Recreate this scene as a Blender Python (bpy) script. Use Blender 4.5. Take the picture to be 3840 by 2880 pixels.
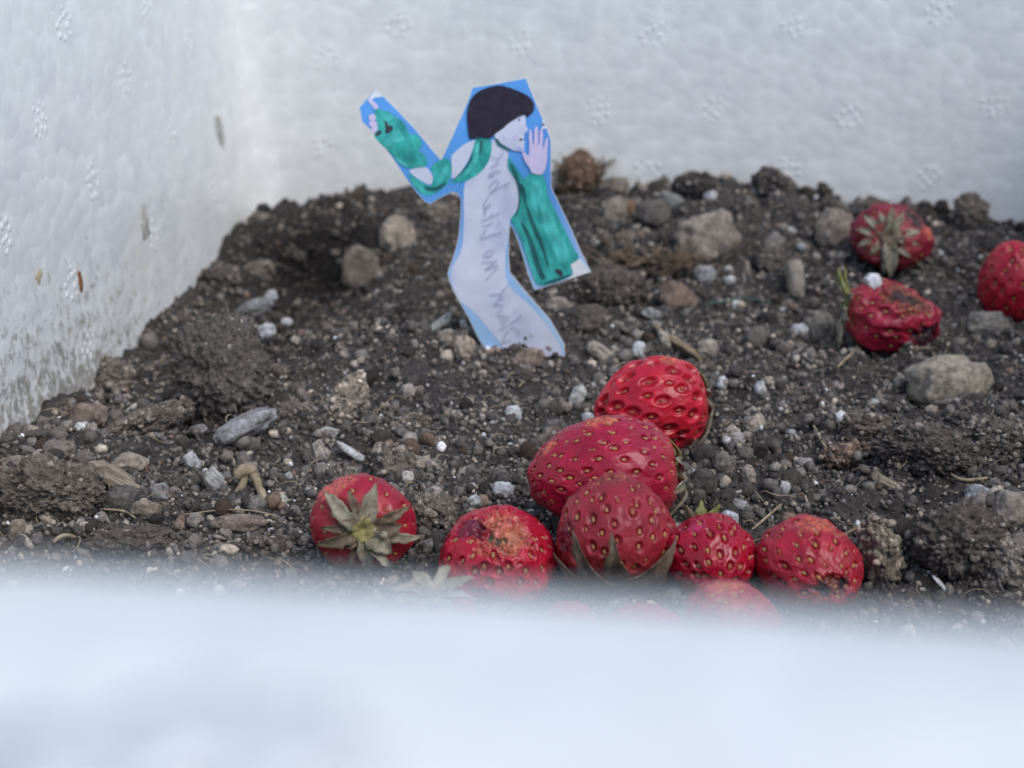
import bpy, bmesh, math, random
import numpy as np
from mathutils import Vector, Matrix
from mathutils.geometry import delaunay_2d_cdt

for o in list(bpy.data.objects):
    bpy.data.objects.remove(o, do_unlink=True)
R = math.radians
random.seed(7)
rng = np.random.default_rng(7)
scene = bpy.context.scene
COL = scene.collection

# ------------------------------------------------------------------ camera
CAM_H, PITCH, HFOV = 0.18, R(21.0), R(36.0)
FPX = 1920 / math.tan(HFOV / 2)                 # focal length in photo pixels (3840 wide)
cam_d = bpy.data.cameras.new('camera')
cam_d.sensor_width = 36.0
cam_d.lens = 18.0 / math.tan(HFOV / 2)
cam_d.clip_start, cam_d.clip_end = 0.002, 60.0
cam_d.dof.use_dof = True
cam_d.dof.focus_distance = 0.405
cam_d.dof.aperture_fstop = cam_d.lens / 3.6     # entrance pupil of 3.6 mm
cam_o = bpy.data.objects.new('camera', cam_d)
COL.objects.link(cam_o)
cam_o.location = (0, 0, CAM_H)
cam_o.rotation_euler = (math.pi / 2 - PITCH, 0, 0)
scene.camera = cam_o

# ------------------------------------------------------------------ sky, sun, exposure
SUN_EL, SUN_AZ = R(54), R(138)                  # azimuth clockwise from +Y
world = bpy.data.worlds.new('World')
scene.world = world
world.use_nodes = True
wn = world.node_tree
bg = wn.nodes['Background']
sky = wn.nodes.new('ShaderNodeTexSky')
sky.sky_type = 'NISHITA'
sky.sun_disc = False
sky.sun_elevation = SUN_EL
sky.sun_rotation = SUN_AZ
sky.air_density, sky.dust_density, sky.ozone_density = 1.0, 1.4, 1.0
wn.links.new(sky.outputs[0], bg.inputs[0])
bg.inputs[1].default_value = 0.14
sun_d = bpy.data.lights.new('sun', 'SUN')
sun_d.energy, sun_d.angle, sun_d.color = 1.2, R(36), (1.0, 0.96, 0.91)
sun_o = bpy.data.objects.new('sun', sun_d)
COL.objects.link(sun_o)
sd = Vector((math.sin(SUN_AZ) * math.cos(SUN_EL), math.cos(SUN_AZ) * math.cos(SUN_EL), math.sin(SUN_EL)))
sun_o.rotation_euler = sd.to_track_quat('Z', 'Y').to_euler()
sun_o.location = (0.5, -0.5, 2)
vs = scene.view_settings
vs.view_transform, vs.look, vs.exposure, vs.gamma = 'Standard', 'None', 0.38, 1.0
vs.use_curve_mapping = False
scene.render.film_transparent = False
cy = scene.cycles
cy.max_bounces, cy.diffuse_bounces, cy.glossy_bounces, cy.transmission_bounces = 6, 5, 2, 2
cy.use_adaptive_sampling, cy.adaptive_threshold = True, 0.02
cy.use_denoising = True
cy.caustics_reflective = cy.caustics_refractive = False

# ------------------------------------------------------------------ helpers
CAM = np.array([0.0, 0.0, CAM_H])
RIGHT = np.array([1.0, 0, 0])
FWD = np.array([0.0, math.cos(PITCH), -math.sin(PITCH)])
UP = np.array([0.0, math.sin(PITCH), math.cos(PITCH)])


def ray(px, py):
    """direction with unit length along the optical axis through a photo pixel"""
    return FWD + RIGHT * ((px - 1920) / FPX) - UP * ((py - 1440) / FPX)


def cam2w(v):
    """(right, up, towards the camera) -> world"""
    return RIGHT * v[0] + UP * v[1] - FWD * v[2]


def nrm(v):
    v = np.asarray(v, float)
    return v / (np.linalg.norm(v) + 1e-12)


_perm = np.random.default_rng(3).permutation(256)
_perm = np.concatenate([_perm, _perm, _perm])
_g3 = np.random.default_rng(4).normal(size=(256, 3))
_g3 /= np.linalg.norm(_g3, axis=1)[:, None]


def perlin(p):
    p = np.asarray(p, float)
    i = np.floor(p).astype(int)
    f = p - i
    i &= 255
    w = f * f * f * (f * (f * 6 - 15) + 10)
    out = 0
    for dx in (0, 1):
        for dy in (0, 1):
            for dz in (0, 1):
                h = _perm[_perm[_perm[(i[:, 0] + dx) & 255] + ((i[:, 1] + dy) & 255)] + ((i[:, 2] + dz) & 255)]
                g = _g3[h]
                d = g[:, 0] * (f[:, 0] - dx) + g[:, 1] * (f[:, 1] - dy) + g[:, 2] * (f[:, 2] - dz)
                wx = w[:, 0] if dx else 1 - w[:, 0]
                wy = w[:, 1] if dy else 1 - w[:, 1]
                wz = w[:, 2] if dz else 1 - w[:, 2]
                out = out + d * wx * wy * wz
    return out


def fbm(p, octaves=4, gain=0.5, lac=2.03):
    p = np.asarray(p, float)
    a, s, out = 1.0, 1.0, 0
    for k in range(octaves):
        out = out + a * perlin(p * s + 17.3 * k)
        a *= gain
        s *= lac
    return out


def sstep(a, b, x):
    t = np.clip((x - a) / (b - a), 0, 1)
    return t * t * (3 - 2 * t)


def srgb(r, g, b, k=1.0):
    def f(c):
        c /= 255.0
        return (c / 12.92 if c <= 0.04045 else ((c + 0.055) / 1.055) ** 2.4) * k
    return tuple(min(0.9, f(c_)) for c_ in (r, g, b))


def make_mesh(name, v, faces, mat=None, smooth=True, colors=None, parent=None, link=True, attrs=None):
    """v (n,3); faces (m,k) int array or list of lists -> ONE linked mesh object"""
    me = bpy.data.meshes.new(name)
    v = np.asarray(v, np.float32)
    if isinstance(faces, np.ndarray):
        m, k = faces.shape
        me.vertices.add(len(v))
        me.vertices.foreach_set('co', v.ravel())
        me.loops.add(m * k)
        me.loops.foreach_set('vertex_index', faces.astype(np.int32).ravel())
        me.polygons.add(m)
        me.polygons.foreach_set('loop_start', np.arange(0, m * k, k, dtype=np.int32))
        me.update(calc_edges=True)
    else:
        me.from_pydata(v.tolist(), [], faces)
        me.update()
    me.polygons.foreach_set('use_smooth', np.full(len(me.polygons), smooth, bool))
    if colors is not None:
        c = np.ones((len(v), 4), np.float32)
        c[:, :colors.shape[1]] = colors
        a = me.color_attributes.new('col', 'FLOAT_COLOR', 'POINT')
        a.data.foreach_set('color', c.ravel())
    for k_, val in (attrs or {}).items():
        a = me.attributes.new(k_, 'FLOAT', 'POINT')
        a.data.foreach_set('value', np.asarray(val, np.float32))
    if mat:
        me.materials.append(mat)
    o = bpy.data.objects.new(name, me)
    if link:
        COL.objects.link(o)
    if parent:
        o.parent = parent
    return o


def tag(o, label=None, cat=None, group=None, kind=None):
    for k, val in (('label', label), ('category', cat), ('group', group), ('kind', kind)):
        if val:
            o[k] = val
    return o


def empty(name, loc, label, cat, group=None):
    o = bpy.data.objects.new(name, None)
    o.empty_display_size = 0.005
    COL.objects.link(o)
    o.location = tuple(loc)
    return tag(o, label, cat, group)


_ico = {}


def ico(n):
    if n not in _ico:
        bm = bmesh.new()
        bmesh.ops.create_icosphere(bm, subdivisions=n, radius=1.0)
        bm.verts.ensure_lookup_table()
        v = np.array([q.co[:] for q in bm.verts])
        f = np.array([[q.index for q in t.verts] for t in bm.faces])
        bm.free()
        _ico[n] = (v, f)
    return _ico[n]


def basis(z, hint=(0.3, 0.2, 1)):
    z = nrm(z)
    x = np.cross(hint, z)
    if np.linalg.norm(x) < 1e-3:
        x = np.cross((1, 0.3, 0), z)
    x = nrm(x)
    return np.stack([x, np.cross(z, x), z], 1)


# ------------------------------------------------------------------ materials
def new_mat(name, rough=0.8, spec=0.3):
    m = bpy.data.materials.new(name)
    m.use_nodes = True
    nt = m.node_tree
    b = nt.nodes['Principled BSDF']
    b.inputs['Roughness'].default_value = rough
    b.inputs['Specular IOR Level'].default_value = spec
    return m, nt, b


def N(nt, typ, **kw):
    n = nt.nodes.new(typ)
    for k, v in kw.items():
        setattr(n, k, v)
    return n


def mixc(nt, fac, a, b, blend='MIX'):
    n = nt.nodes.new('ShaderNodeMix')
    n.data_type = 'RGBA'
    n.blend_type = blend
    for sock, val in ((n.inputs[0], fac), (n.inputs[6], a), (n.inputs[7], b)):
        if hasattr(val, 'links'):
            nt.links.new(val, sock)
        elif isinstance(val, (int, float)):
            sock.default_value = val
        else:
            sock.default_value = (*val[:3], 1)
    return n.outputs[2]


def mathn(nt, op, a, b=None, clamp=False):
    n = nt.nodes.new('ShaderNodeMath')
    n.operation = op
    n.use_clamp = clamp
    for i, val in enumerate((a, b)):
        if val is None:
            continue
        if hasattr(val, 'links'):
            nt.links.new(val, n.inputs[i])
        else:
            n.inputs[i].default_value = val
    return n.outputs[0]


def noise_n(nt, scale, detail=4, rough=0.55, vec=None, coord='Object'):
    n = nt.nodes.new('ShaderNodeTexNoise')
    n.inputs['Scale'].default_value = scale
    n.inputs['Detail'].default_value = detail
    n.inputs['Roughness'].default_value = rough
    if vec is None:
        tc = nt.nodes.new('ShaderNodeTexCoord')
        vec = tc.outputs[coord]
    nt.links.new(vec, n.inputs['Vector'])
    return n.outputs['Fac']


def ramp(nt, fac, stops):
    n = nt.nodes.new('ShaderNodeValToRGB')
    cr = n.color_ramp
    while len(cr.elements) < len(stops):
        cr.elements.new(0.5)
    for e, (p, c) in zip(cr.elements, stops):
        e.position = p
        e.color = (*c, 1) if len(c) == 3 else c
    nt.links.new(fac, n.inputs[0])
    return n.outputs[0]


def bump(nt, bsdf, h, strength=0.5, dist=0.001, prev=None):
    n = nt.nodes.new('ShaderNodeBump')
    n.inputs['Strength'].default_value = strength
    n.inputs['Distance'].default_value = dist
    nt.links.new(h, n.inputs['Height'])
    if prev is not None:
        nt.links.new(prev, n.inputs['Normal'])
    nt.links.new(n.outputs[0], bsdf.inputs['Normal'])
    return n.outputs[0]


def attr_col(nt, name='col'):
    n = nt.nodes.new('ShaderNodeAttribute')
    n.attribute_name = name
    return n


def earth_mat(name, rough=0.95, tint=(1, 1, 1), fine=1400, amp=0.0006, contrast=(0.55, 1.5)):
    """colour comes from the vertex colour, broken up by grain"""
    m, nt, b = new_mat(name, rough, 0.12)
    a = attr_col(nt)
    gg = noise_n(nt, fine * 0.4, 4, 0.72)
    k = ramp(nt, gg, [(0.33, (contrast[0],) * 3), (0.68, (contrast[1],) * 3)])
    c = mixc(nt, 1.0, a.outputs['Color'], k, 'MULTIPLY')
    c = mixc(nt, 1.0, c, tuple(t_ * k_ for t_, k_ in zip(tint, (1.08, 1.11, 1.18))), 'MULTIPLY')
    nt.links.new(c, b.inputs['Base Color'])
    bump(nt, b, gg, 0.9, amp)
    return m


M = {}
M['soil'] = earth_mat('soil_ground', 0.97, fine=1500, amp=0.0008)
M['crumb'] = earth_mat('soil_crumbs', 0.95, fine=2200, amp=0.0005)
M['stone'] = earth_mat('pebble_stone', 0.92, fine=1300, amp=0.0009, contrast=(0.55, 1.4))
M['clod'] = earth_mat('earth_clod', 0.97, fine=1500, amp=0.0012, contrast=(0.45, 1.6))
M['perlite'] = earth_mat('perlite_grain', 0.7, fine=1600, amp=0.0007, contrast=(0.6, 1.2))


def wood_mat():
    m, nt, b = new_mat('dry_wood', 0.85, 0.15)
    a = attr_col(nt)
    tc = N(nt, 'ShaderNodeTexCoord')
    mp = N(nt, 'ShaderNodeMapping')
    mp.inputs['Scale'].default_value = (0.12, 1, 1)
    nt.links.new(tc.outputs['Object'], mp.inputs[0])
    g = noise_n(nt, 1800, 4, 0.6, mp.outputs[0])
    k = ramp(nt, g, [(0.3, (0.5,) * 3), (0.7, (1.35,) * 3)])
    nt.links.new(mixc(nt, 1.0, a.outputs['Color'], k, 'MULTIPLY'), b.inputs['Base Color'])
    bump(nt, b, g, 0.8, 0.0008)
    return m


M['wood'] = wood_mat()


def foam_mat():
    m, nt, b = new_mat('white_foam', 0.42, 0.45)
    tc = N(nt, 'ShaderNodeTexCoord')
    co = tc.outputs['Object']
    # bead cells: pillows that meet in creases
    vf = N(nt, 'ShaderNodeTexVoronoi', feature='F1')
    vf.inputs['Scale'].default_value = 165
    vf.inputs['Randomness'].default_value = 0.85
    nt.links.new(co, vf.inputs['Vector'])
    dsq = mathn(nt, 'POWER', vf.outputs['Distance'], 2.2)
    pillow = mathn(nt, 'SUBTRACT', 1.0, dsq)
    cellc = N(nt, 'ShaderNodeSeparateColor')
    nt.links.new(vf.outputs['Color'], cellc.inputs[0])
    base = mixc(nt, cellc.outputs[0], (0.845, 0.855, 0.815), (0.875, 0.885, 0.845))
    base = mixc(nt, ramp(nt, vf.outputs['Distance'], [(0.45, (0, 0, 0)), (0.80, (1,) * 3)]), base, (0.92, 0.93, 0.90))
    # soil splashes: many low on the side wall at x~0 (box frame), fewer on the others
    sp = N(nt, 'ShaderNodeSeparateXYZ')
    nt.links.new(co, sp.inputs[0])
    hgt = N(nt, 'ShaderNodeMapRange')
    hgt.inputs['From Min'].default_value, hgt.inputs['From Max'].default_value = 0.075, 0.0
    nt.links.new(sp.outputs[2], hgt.inputs['Value'])
    side = N(nt, 'ShaderNodeMapRange')
    side.inputs['From Min'].default_value, side.inputs['From Max'].default_value = 0.02, 0.0
    nt.links.new(sp.outputs[0], side.inputs['Value'])
    along = N(nt, 'ShaderNodeMapRange')          # towards the camera end of the side wall
    along.inputs['From Min'].default_value, along.inputs['From Max'].default_value = -0.05, -0.22
    along.inputs['To Min'].default_value = 0.15
    nt.links.new(sp.outputs[1], along.inputs['Value'])
    mk = mathn(nt, 'MULTIPLY', mathn(nt, 'MULTIPLY', hgt.outputs[0], side.outputs[0]), along.outputs[0])
    mps = N(nt, 'ShaderNodeMapping')
    mps.inputs['Scale'].default_value = (1, 1, 0.85)
    nt.links.new(co, mps.inputs[0])
    d1 = noise_n(nt, 260, 5, 0.78, mps.outputs[0])
    ag = noise_n(nt, 22, 1, 0.5, co)
    base = mixc(nt, ramp(nt, ag, [(0.60, (0, 0, 0)), (0.80, (0.45,) * 3)]), base, (0.80, 0.765, 0.66))
    scf = noise_n(nt, 75, 2, 0.5, co)
    base = mixc(nt, ramp(nt, scf, [(0.36, (1,) * 3), (0.55, (0, 0, 0))]), base, (0.80, 0.81, 0.785))
    thr = mathn(nt, 'SUBTRACT', 0.725, mathn(nt, 'MULTIPLY', mk, 0.345))
    dirt = mathn(nt, 'MULTIPLY', mathn(nt, 'SUBTRACT', d1, thr), 7.5, True)
    dirt = mathn(nt, 'MULTIPLY', dirt, 0.75)
    dcol = mixc(nt, ramp(nt, ag, [(0.4, (0, 0, 0)), (0.65, (1,) * 3)]), (0.13, 0.11, 0.08), (0.30, 0.25, 0.16))
    base = mixc(nt, dirt, base, dcol)
    nt.links.new(base, b.inputs['Base Color'])
    rg = mathn(nt, 'ADD', 0.30, mathn(nt, 'MULTIPLY', dirt, 0.5))
    nt.links.new(rg, b.inputs['Roughness'])
    bump(nt, b, pillow, 0.27, 0.0010)
    return m


M['foam'] = foam_mat()


def berry_mat():
    m, nt, b = new_mat('strawberry_flesh', 0.3, 0.45)
    a = attr_col(nt)
    rr = attr_col(nt, 'rough')
    g = noise_n(nt, 160, 4, 0.6)
    k = ramp(nt, g, [(0.3, (0.74,) * 3), (0.7, (1.22,) * 3)])
    c = mixc(nt, 1.0, a.outputs['Color'], k, 'MULTIPLY')
    nt.links.new(c, b.inputs['Base Color'])
    rn = mathn(nt, 'ADD', rr.outputs['Fac'], mathn(nt, 'MULTIPLY', mathn(nt, 'SUBTRACT', g, 0.5), 0.25))
    nt.links.new(rn, b.inputs['Roughness'])
    b.inputs['Subsurface Weight'].default_value = 0.25
    b.inputs['Subsurface Radius'].default_value = (0.0030, 0.0006, 0.0005)
    b.inputs['Subsurface Scale'].default_value = 1.0
    b.inputs['Coat Weight'].default_value = 0.06
    b.inputs['Coat Roughness'].default_value = 0.2
    n1 = bump(nt, b, noise_n(nt, 420, 4, 0.6), 0.35, 0.0006)
    bump(nt, b, noise_n(nt, 1600, 3, 0.6), 0.2, 0.0003, n1)
    return m


M['berry'] = berry_mat()


def simple_mat(name, c1, c2, scale, rough=0.7, spec=0.25, bamp=0.0003, sss=0):
    m, nt, b = new_mat(name, rough, spec)
    g = noise_n(nt, scale, 5, 0.62)
    nt.links.new(ramp(nt, g, [(0.32, c1), (0.66, c2)]), b.inputs['Base Color'])
    bump(nt, b, g, 0.6, bamp)
    if sss:
        b.inputs['Subsurface Weight'].default_value = sss
        b.inputs['Subsurface Radius'].default_value = (0.001, 0.0008, 0.0004)
        b.inputs['Subsurface Scale'].default_value = 1.0
    return m


M['seed'] = simple_mat('seed_tan', (0.32, 0.13, 0.05), (0.55, 0.29, 0.13), 500, 0.45, 0.4, 0.0001)
M['seed_red'] = simple_mat('seed_red', (0.22, 0.03, 0.02), (0.50, 0.16, 0.08), 500, 0.4, 0.45, 0.0001)
M['sepal_grey'] = simple_mat('sepal_dry_grey', (0.13, 0.105, 0.065), (0.44, 0.41, 0.31), 260, 0.8, 0.2, 0.0006)
M['sepal_brown'] = simple_mat('sepal_dry_brown', (0.10, 0.075, 0.05), (0.26, 0.20, 0.14), 420, 0.8, 0.2)
M['sepal_green'] = simple_mat('sepal_green', (0.10, 0.12, 0.03), (0.34, 0.34, 0.14), 420, 0.7, 0.25)
M['calyx_core'] = simple_mat('calyx_core', (0.16, 0.14, 0.05), (0.38, 0.35, 0.14), 700, 0.75, 0.25)
M['fibre'] = simple_mat('root_fibre', (0.10, 0.072, 0.050), (0.25, 0.19, 0.135), 300, 0.9, 0.15)
M['straw'] = simple_mat('dry_straw', (0.22, 0.17, 0.10), (0.46, 0.38, 0.26), 300, 0.8, 0.2)
M['thread'] = simple_mat('teal_thread', (0.03, 0.12, 0.10), (0.08, 0.24, 0.20), 300, 0.6, 0.3)
M['bark'] = simple_mat('bark_flake', (0.16, 0.06, 0.02), (0.34, 0.15, 0.06), 400, 0.85, 0.15)

# ------------------------------------------------------------------ ground under the box
YAW = R(7.0)
BU = np.array([math.cos(YAW), -math.sin(YAW), 0])      # along the back wall
BV = np.array([math.sin(YAW), math.cos(YAW), 0])       # from the front wall to the back wall
BC = np.array([-0.1126, 0.681, 0.0])                   # inner back-left corner at soil level
W_IN, D_IN, RIM_Z, FLOOR_Z = 0.385, 0.590, 0.1465, -0.09
m_ground = simple_mat('concrete_ground', (0.20, 0.20, 0.19), (0.32, 0.31, 0.29), 40, 0.9, 0.2, 0.001)
g_v = [(-3, -3, FLOOR_Z - 0.026), (3, -3, FLOOR_Z - 0.026), (3, 3, FLOOR_Z - 0.026), (-3, 3, FLOOR_Z - 0.026)]
tag(make_mesh('ground', g_v, [[0, 1, 2, 3]], m_ground), kind='structure')


def to_box(x, y):
    """world xy -> (u from the side wall, v<0 from the back wall)"""
    dx, dy = x - BC[0], y - BC[1]
    return dx * BU[0] + dy * BU[1], dx * BV[0] + dy * BV[1]


def from_box(u, v, z=0.0):
    return BC + BU * u + BV * v + np.array([0, 0, z])


# ------------------------------------------------------------------ terrain
BUMPS = []


def add_bump(px, py, amp, sx, sy):
    d = ray(px, py)
    t = -CAM_H / d[2]
    BUMPS.append((d[0] * t, CAM_H * 0 + d[1] * t, amp, sx, sy))


add_bump(1160, 1020, -0.016, 0.026, 0.026)   # hollow
add_bump(1500, 1190, -0.009, 0.030, 0.016)
add_bump(1180, 870, 0.006, 0.030, 0.020)
add_bump(1560, 1340, 0.008, 0.045, 0.011)    # low ridge
add_bump(2000, 1325, 0.006, 0.030, 0.011)
add_bump(430, 1330, -0.005, 0.018, 0.045)
add_bump(-40, 1680, 0.0065, 0.026, 0.024)      # bank along the side wall
add_bump(2300, 1090, 0.006, 0.016, 0.012)
add_bump(2130, 1310, 0.005, 0.014, 0.011)
add_bump(2700, 1150, -0.004, 0.030, 0.014)
add_bump(2800, 1900, -0.006, 0.014, 0.012)
add_bump(840, 1500, 0.004, 0.014, 0.012)
add_bump(640, 1520, -0.005, 0.008, 0.012)
add_bump(1050, 1500, -0.004, 0.010, 0.012)
add_bump(900, 1300, -0.006, 0.018, 0.014)
add_bump(3620, 2080, 0.010, 0.022, 0.016)    # clods on the right
add_bump(3500, 1690, 0.006, 0.030, 0.016)
add_bump(3420, 1960, -0.008, 0.010, 0.012)
add_bump(1010, 1725, -0.004, 0.005, 0.006)


WALL_U, WALL_Z = [], []
for px, py in [(980, 830), (1080, 775), (1260, 745), (1480, 722), (1800, 715), (2150, 700), (2400, 690), (2640, 668), (2900, 672), (3080, 715), (3300, 765), (3560, 785), (3720, 795), (3840, 850)]:
    d = ray(px, py)
    v0_, v1_ = to_box(*CAM[:2])[1], to_box(*(CAM + d)[:2])[1]
    t = -v0_ / (v1_ - v0_)
    q_ = CAM + d * t
    WALL_U.append(to_box(q_[0], q_[1])[0])
    WALL_Z.append(q_[2])


def terrain(x, y, fine=False):
    x = np.atleast_1d(np.asarray(x, float))
    y = np.atleast_1d(np.asarray(y, float))
    z = np.zeros_like(x)
    for bx, by, a, sx, sy in BUMPS:
        z += a * np.exp(-((x - bx) / sx) ** 2 * 0.5 - ((y - by) / sy) ** 2 * 0.5)
    bu_, bv_ = to_box(x, y)
    z += np.interp(bu_, WALL_U, WALL_Z, left=0.0) * np.exp(-0.5 * (bv_ / 0.055) ** 2)
    p = np.stack([x, y, np.zeros_like(x)], 1)
    z += 0.0058 * fbm(p * 28, 2) + 0.0046 * fbm(p * 80 + 5.1, 2)
    rz = 0.40 + 0.75 * sstep(0.02, 0.09, np.abs(x + 0.005)) + 0.5 * sstep(0.47, 0.55, y)
    z += rz * (0.0085 * np.abs(perlin(p * 52 + 1.7)) + 0.0060 * np.abs(perlin(p * 118 + 8.1)) - 0.0028)
    if fine:
        z += rz * 0.0030 * (np.abs(perlin(p * 270 + 3.9)) - 0.2)
        rough = 0.6 + 0.8 * sstep(-0.3, 0.4, fbm(p * 22 + 3.3, 2))
        z += rough * (0.0014 * np.abs(fbm(p * 260 + 9.7, 3)) + 0.0007 * fbm(p * 700, 2))
    return z


DAMP_SHADE = []  # moist earth at back left, shade painted in gaps, pits and behind the ridge
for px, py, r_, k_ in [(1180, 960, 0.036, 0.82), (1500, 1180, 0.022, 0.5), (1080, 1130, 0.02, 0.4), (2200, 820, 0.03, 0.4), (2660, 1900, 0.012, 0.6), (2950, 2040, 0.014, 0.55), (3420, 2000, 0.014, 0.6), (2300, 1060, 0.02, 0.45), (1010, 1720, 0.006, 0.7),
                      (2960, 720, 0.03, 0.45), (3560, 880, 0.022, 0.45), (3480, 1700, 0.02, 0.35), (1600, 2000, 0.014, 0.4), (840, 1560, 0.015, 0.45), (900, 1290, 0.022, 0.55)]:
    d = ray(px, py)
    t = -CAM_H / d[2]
    DAMP_SHADE.append((d[0] * t, d[1] * t, r_, k_))


def damp_shade(x, y):
    """darkens soil colour: moist earth in places, painted shade in other hollows and gaps"""
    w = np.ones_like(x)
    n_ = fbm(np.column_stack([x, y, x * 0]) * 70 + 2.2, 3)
    for bx, by, r_, k_ in DAMP_SHADE:
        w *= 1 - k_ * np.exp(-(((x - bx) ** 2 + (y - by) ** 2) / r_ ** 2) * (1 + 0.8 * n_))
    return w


def hit(px, py):
    """point of the soil seen at a photo pixel"""
    d = ray(px, py)
    t = np.linspace(0.2, 0.85, 700)
    p = CAM + d * t[:, None]
    below = p[:, 2] < terrain(p[:, 0], p[:, 1])
    below |= to_box(p[:, 0], p[:, 1])[1] > -0.006          # never beyond the back wall
    i = int(np.argmax(below)) if below.any() else -1
    q = p[i].copy()
    q[2] = min(q[2], terrain(q[0], q[1])[0] + 0.002)
    return q, t[i]


# soil sheet
nu, nv = 300, 440
uu, vv = np.meshgrid(np.linspace(-0.006, W_IN + 0.006, nu), np.linspace(0.006, -D_IN - 0.006, nv), indexing='ij')
P = BC + BU * uu.ravel()[:, None] + BV * vv.ravel()[:, None]
P[:, 2] = terrain(P[:, 0], P[:, 1], True)
ii = (np.arange(nu - 1)[:, None] * nv + np.arange(nv - 1)[None, :]).ravel()
F = np.stack([ii, ii + 1, ii + nv + 1, ii + nv], 1)[:, ::-1]
tone = fbm(P * 60, 3)
sc = np.array([0.060, 0.052, 0.045]) * (1 + 0.45 * tone[:, None]) * (1 + 0.12 * fbm(P * 15, 2)[:, None] * np.array([1, 0.6, 0.2]))
sc *= damp_shade(P[:, 0], P[:, 1])[:, None]
soil = make_mesh('soil', P, F, M['soil'], True, np.clip(sc, 0.01, 1))
tag(soil, kind='structure')

# ------------------------------------------------------------------ the foam box: one moulded shell
box = empty('foam_box', from_box(W_IN / 2, -D_IN / 2, FLOOR_Z - 0.025), 'white expanded polystyrene box holding the soil, its near rim blurred', 'foam box')


def rrect(u0, u1, v0, v1, r, n=10, m=24):
    pts = []
    cs = [((u1 - r, v1 - r), 0), ((u0 + r, v1 - r), 90), ((u0 + r, v0 + r), 180), ((u1 - r, v0 + r), 270)]
    arcs = [[(c[0] + r * math.cos(R(a + 90 * k / n)), c[1] + r * math.sin(R(a + 90 * k / n))) for k in range(n + 1)] for c, a in cs]
    for i in range(4):
        pts += arcs[i]
        p, q = arcs[i][-1], arcs[(i + 1) % 4][0]
        pts += [(p[0] + (q[0] - p[0]) * k / m, p[1] + (q[1] - p[1]) * k / m) for k in range(1, m)]
    return pts


DRAFT = math.tan(R(2.5))
TH = 0.030


def loop(ins, z, r):
    e = DRAFT * max(z, FLOOR_Z)
    a = e - ins
    return [(*p, z) for p in rrect(-a, W_IN + a, -D_IN - a, a, r)]


top = RIM_Z
secs = [loop(-TH, FLOOR_Z - 0.025, 0.05), loop(-TH, -0.04, 0.05), loop(-TH, 0.04, 0.05), loop(-TH, top - 0.006, 0.05),
        loop(-TH + 0.002, top - 0.0015, 0.05), loop(-TH + 0.006, top, 0.046), loop(-TH * 0.5, top + 0.0005, 0.036), loop(-0.006, top, 0.03),
        loop(-0.002, top - 0.0015, 0.020), loop(0, top - 0.006, 0.018)]
secs += [loop(0, z, 0.014) for z in np.linspace(top - 0.02, FLOOR_Z + 0.012, 10)]
secs += [loop(0.004, FLOOR_Z + 0.003, 0.022), loop(0.012, FLOOR_Z, 0.02)]
nl = len(secs[0])
V = np.array([p for s in secs for p in s])
faces = []
for s in range(len(secs) - 1):
    for k in range(nl):
        a, b_ = s * nl + k, s * nl + (k + 1) % nl
        faces.append([a, b_, b_ + nl, a + nl])
faces.append([(len(secs) - 1) * nl + k for k in range(nl)])
faces.append([k for k in range(nl)][::-1])
BOXM = Matrix.Translation(Vector(BC)) @ Matrix.Rotation(-YAW, 4, 'Z')
shell = make_mesh('shell', V, faces, M['foam'], True)
shell.parent = box
shell.matrix_parent_inverse = Matrix.Identity(4)
shell.matrix_basis = Matrix.Translation(-Vector(box.location)) @ BOXM

# moulded vent marks: rosettes of little knobs
kv, kf = ico(2)
vent_meshes = []
for var_ in range(5):
    rv = random.Random(40 + var_)
    vm_v, vm_f = [], []
    for a in range(4):
        for b_ in range(4):
            if (a in (0, 3) and b_ in (0, 3)) or rv.random() < 0.18:
                continue
            k_ = rv.uniform(0.75, 1.2)
            vm_f.append(kf + len(vm_v) * len(kv))
            vm_v.append(kv * np.array([0.00125 * k_, 0.00105 * k_, 0.00019 * k_]) + np.array([(a - 1.5) * 0.0031 + rv.uniform(-0.0005, 0.0005), (b_ - 1.5) * 0.0031 + rv.uniform(-0.0005, 0.0005), 0]))
    vent_meshes.append(make_mesh('vent_mark', np.concatenate(vm_v), np.concatenate(vm_f), M['foam'], True, link=False).data)


def wall_hit(px, py):
    """point on the inner faces of the back or side wall seen at a photo pixel, and its outward frame"""
    d = ray(px, py)
    best = None
    for kind in ('back', 'side'):
        lo, hi = 0.2, 1.2
        f = lambda t: ((lambda u, v, z: (v - DRAFT * z) if kind == 'back' else (-DRAFT * z - u))(*to_box(*(CAM + d * t)[:2]), (CAM + d * t)[2]))
        if f(lo) > 0 or f(hi) < 0:
            continue
        for _ in range(50):
            mid = (lo + hi) / 2
            if f(mid) > 0:
                hi = mid
            else:
                lo = mid
        if best is None or lo < best[0]:
            best = (lo, kind)
    p = CAM + d * best[0]
    n = -BV if best[1] == 'back' else BU
    return p, nrm(n + np.array([0, 0, DRAFT])), best[1]


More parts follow.
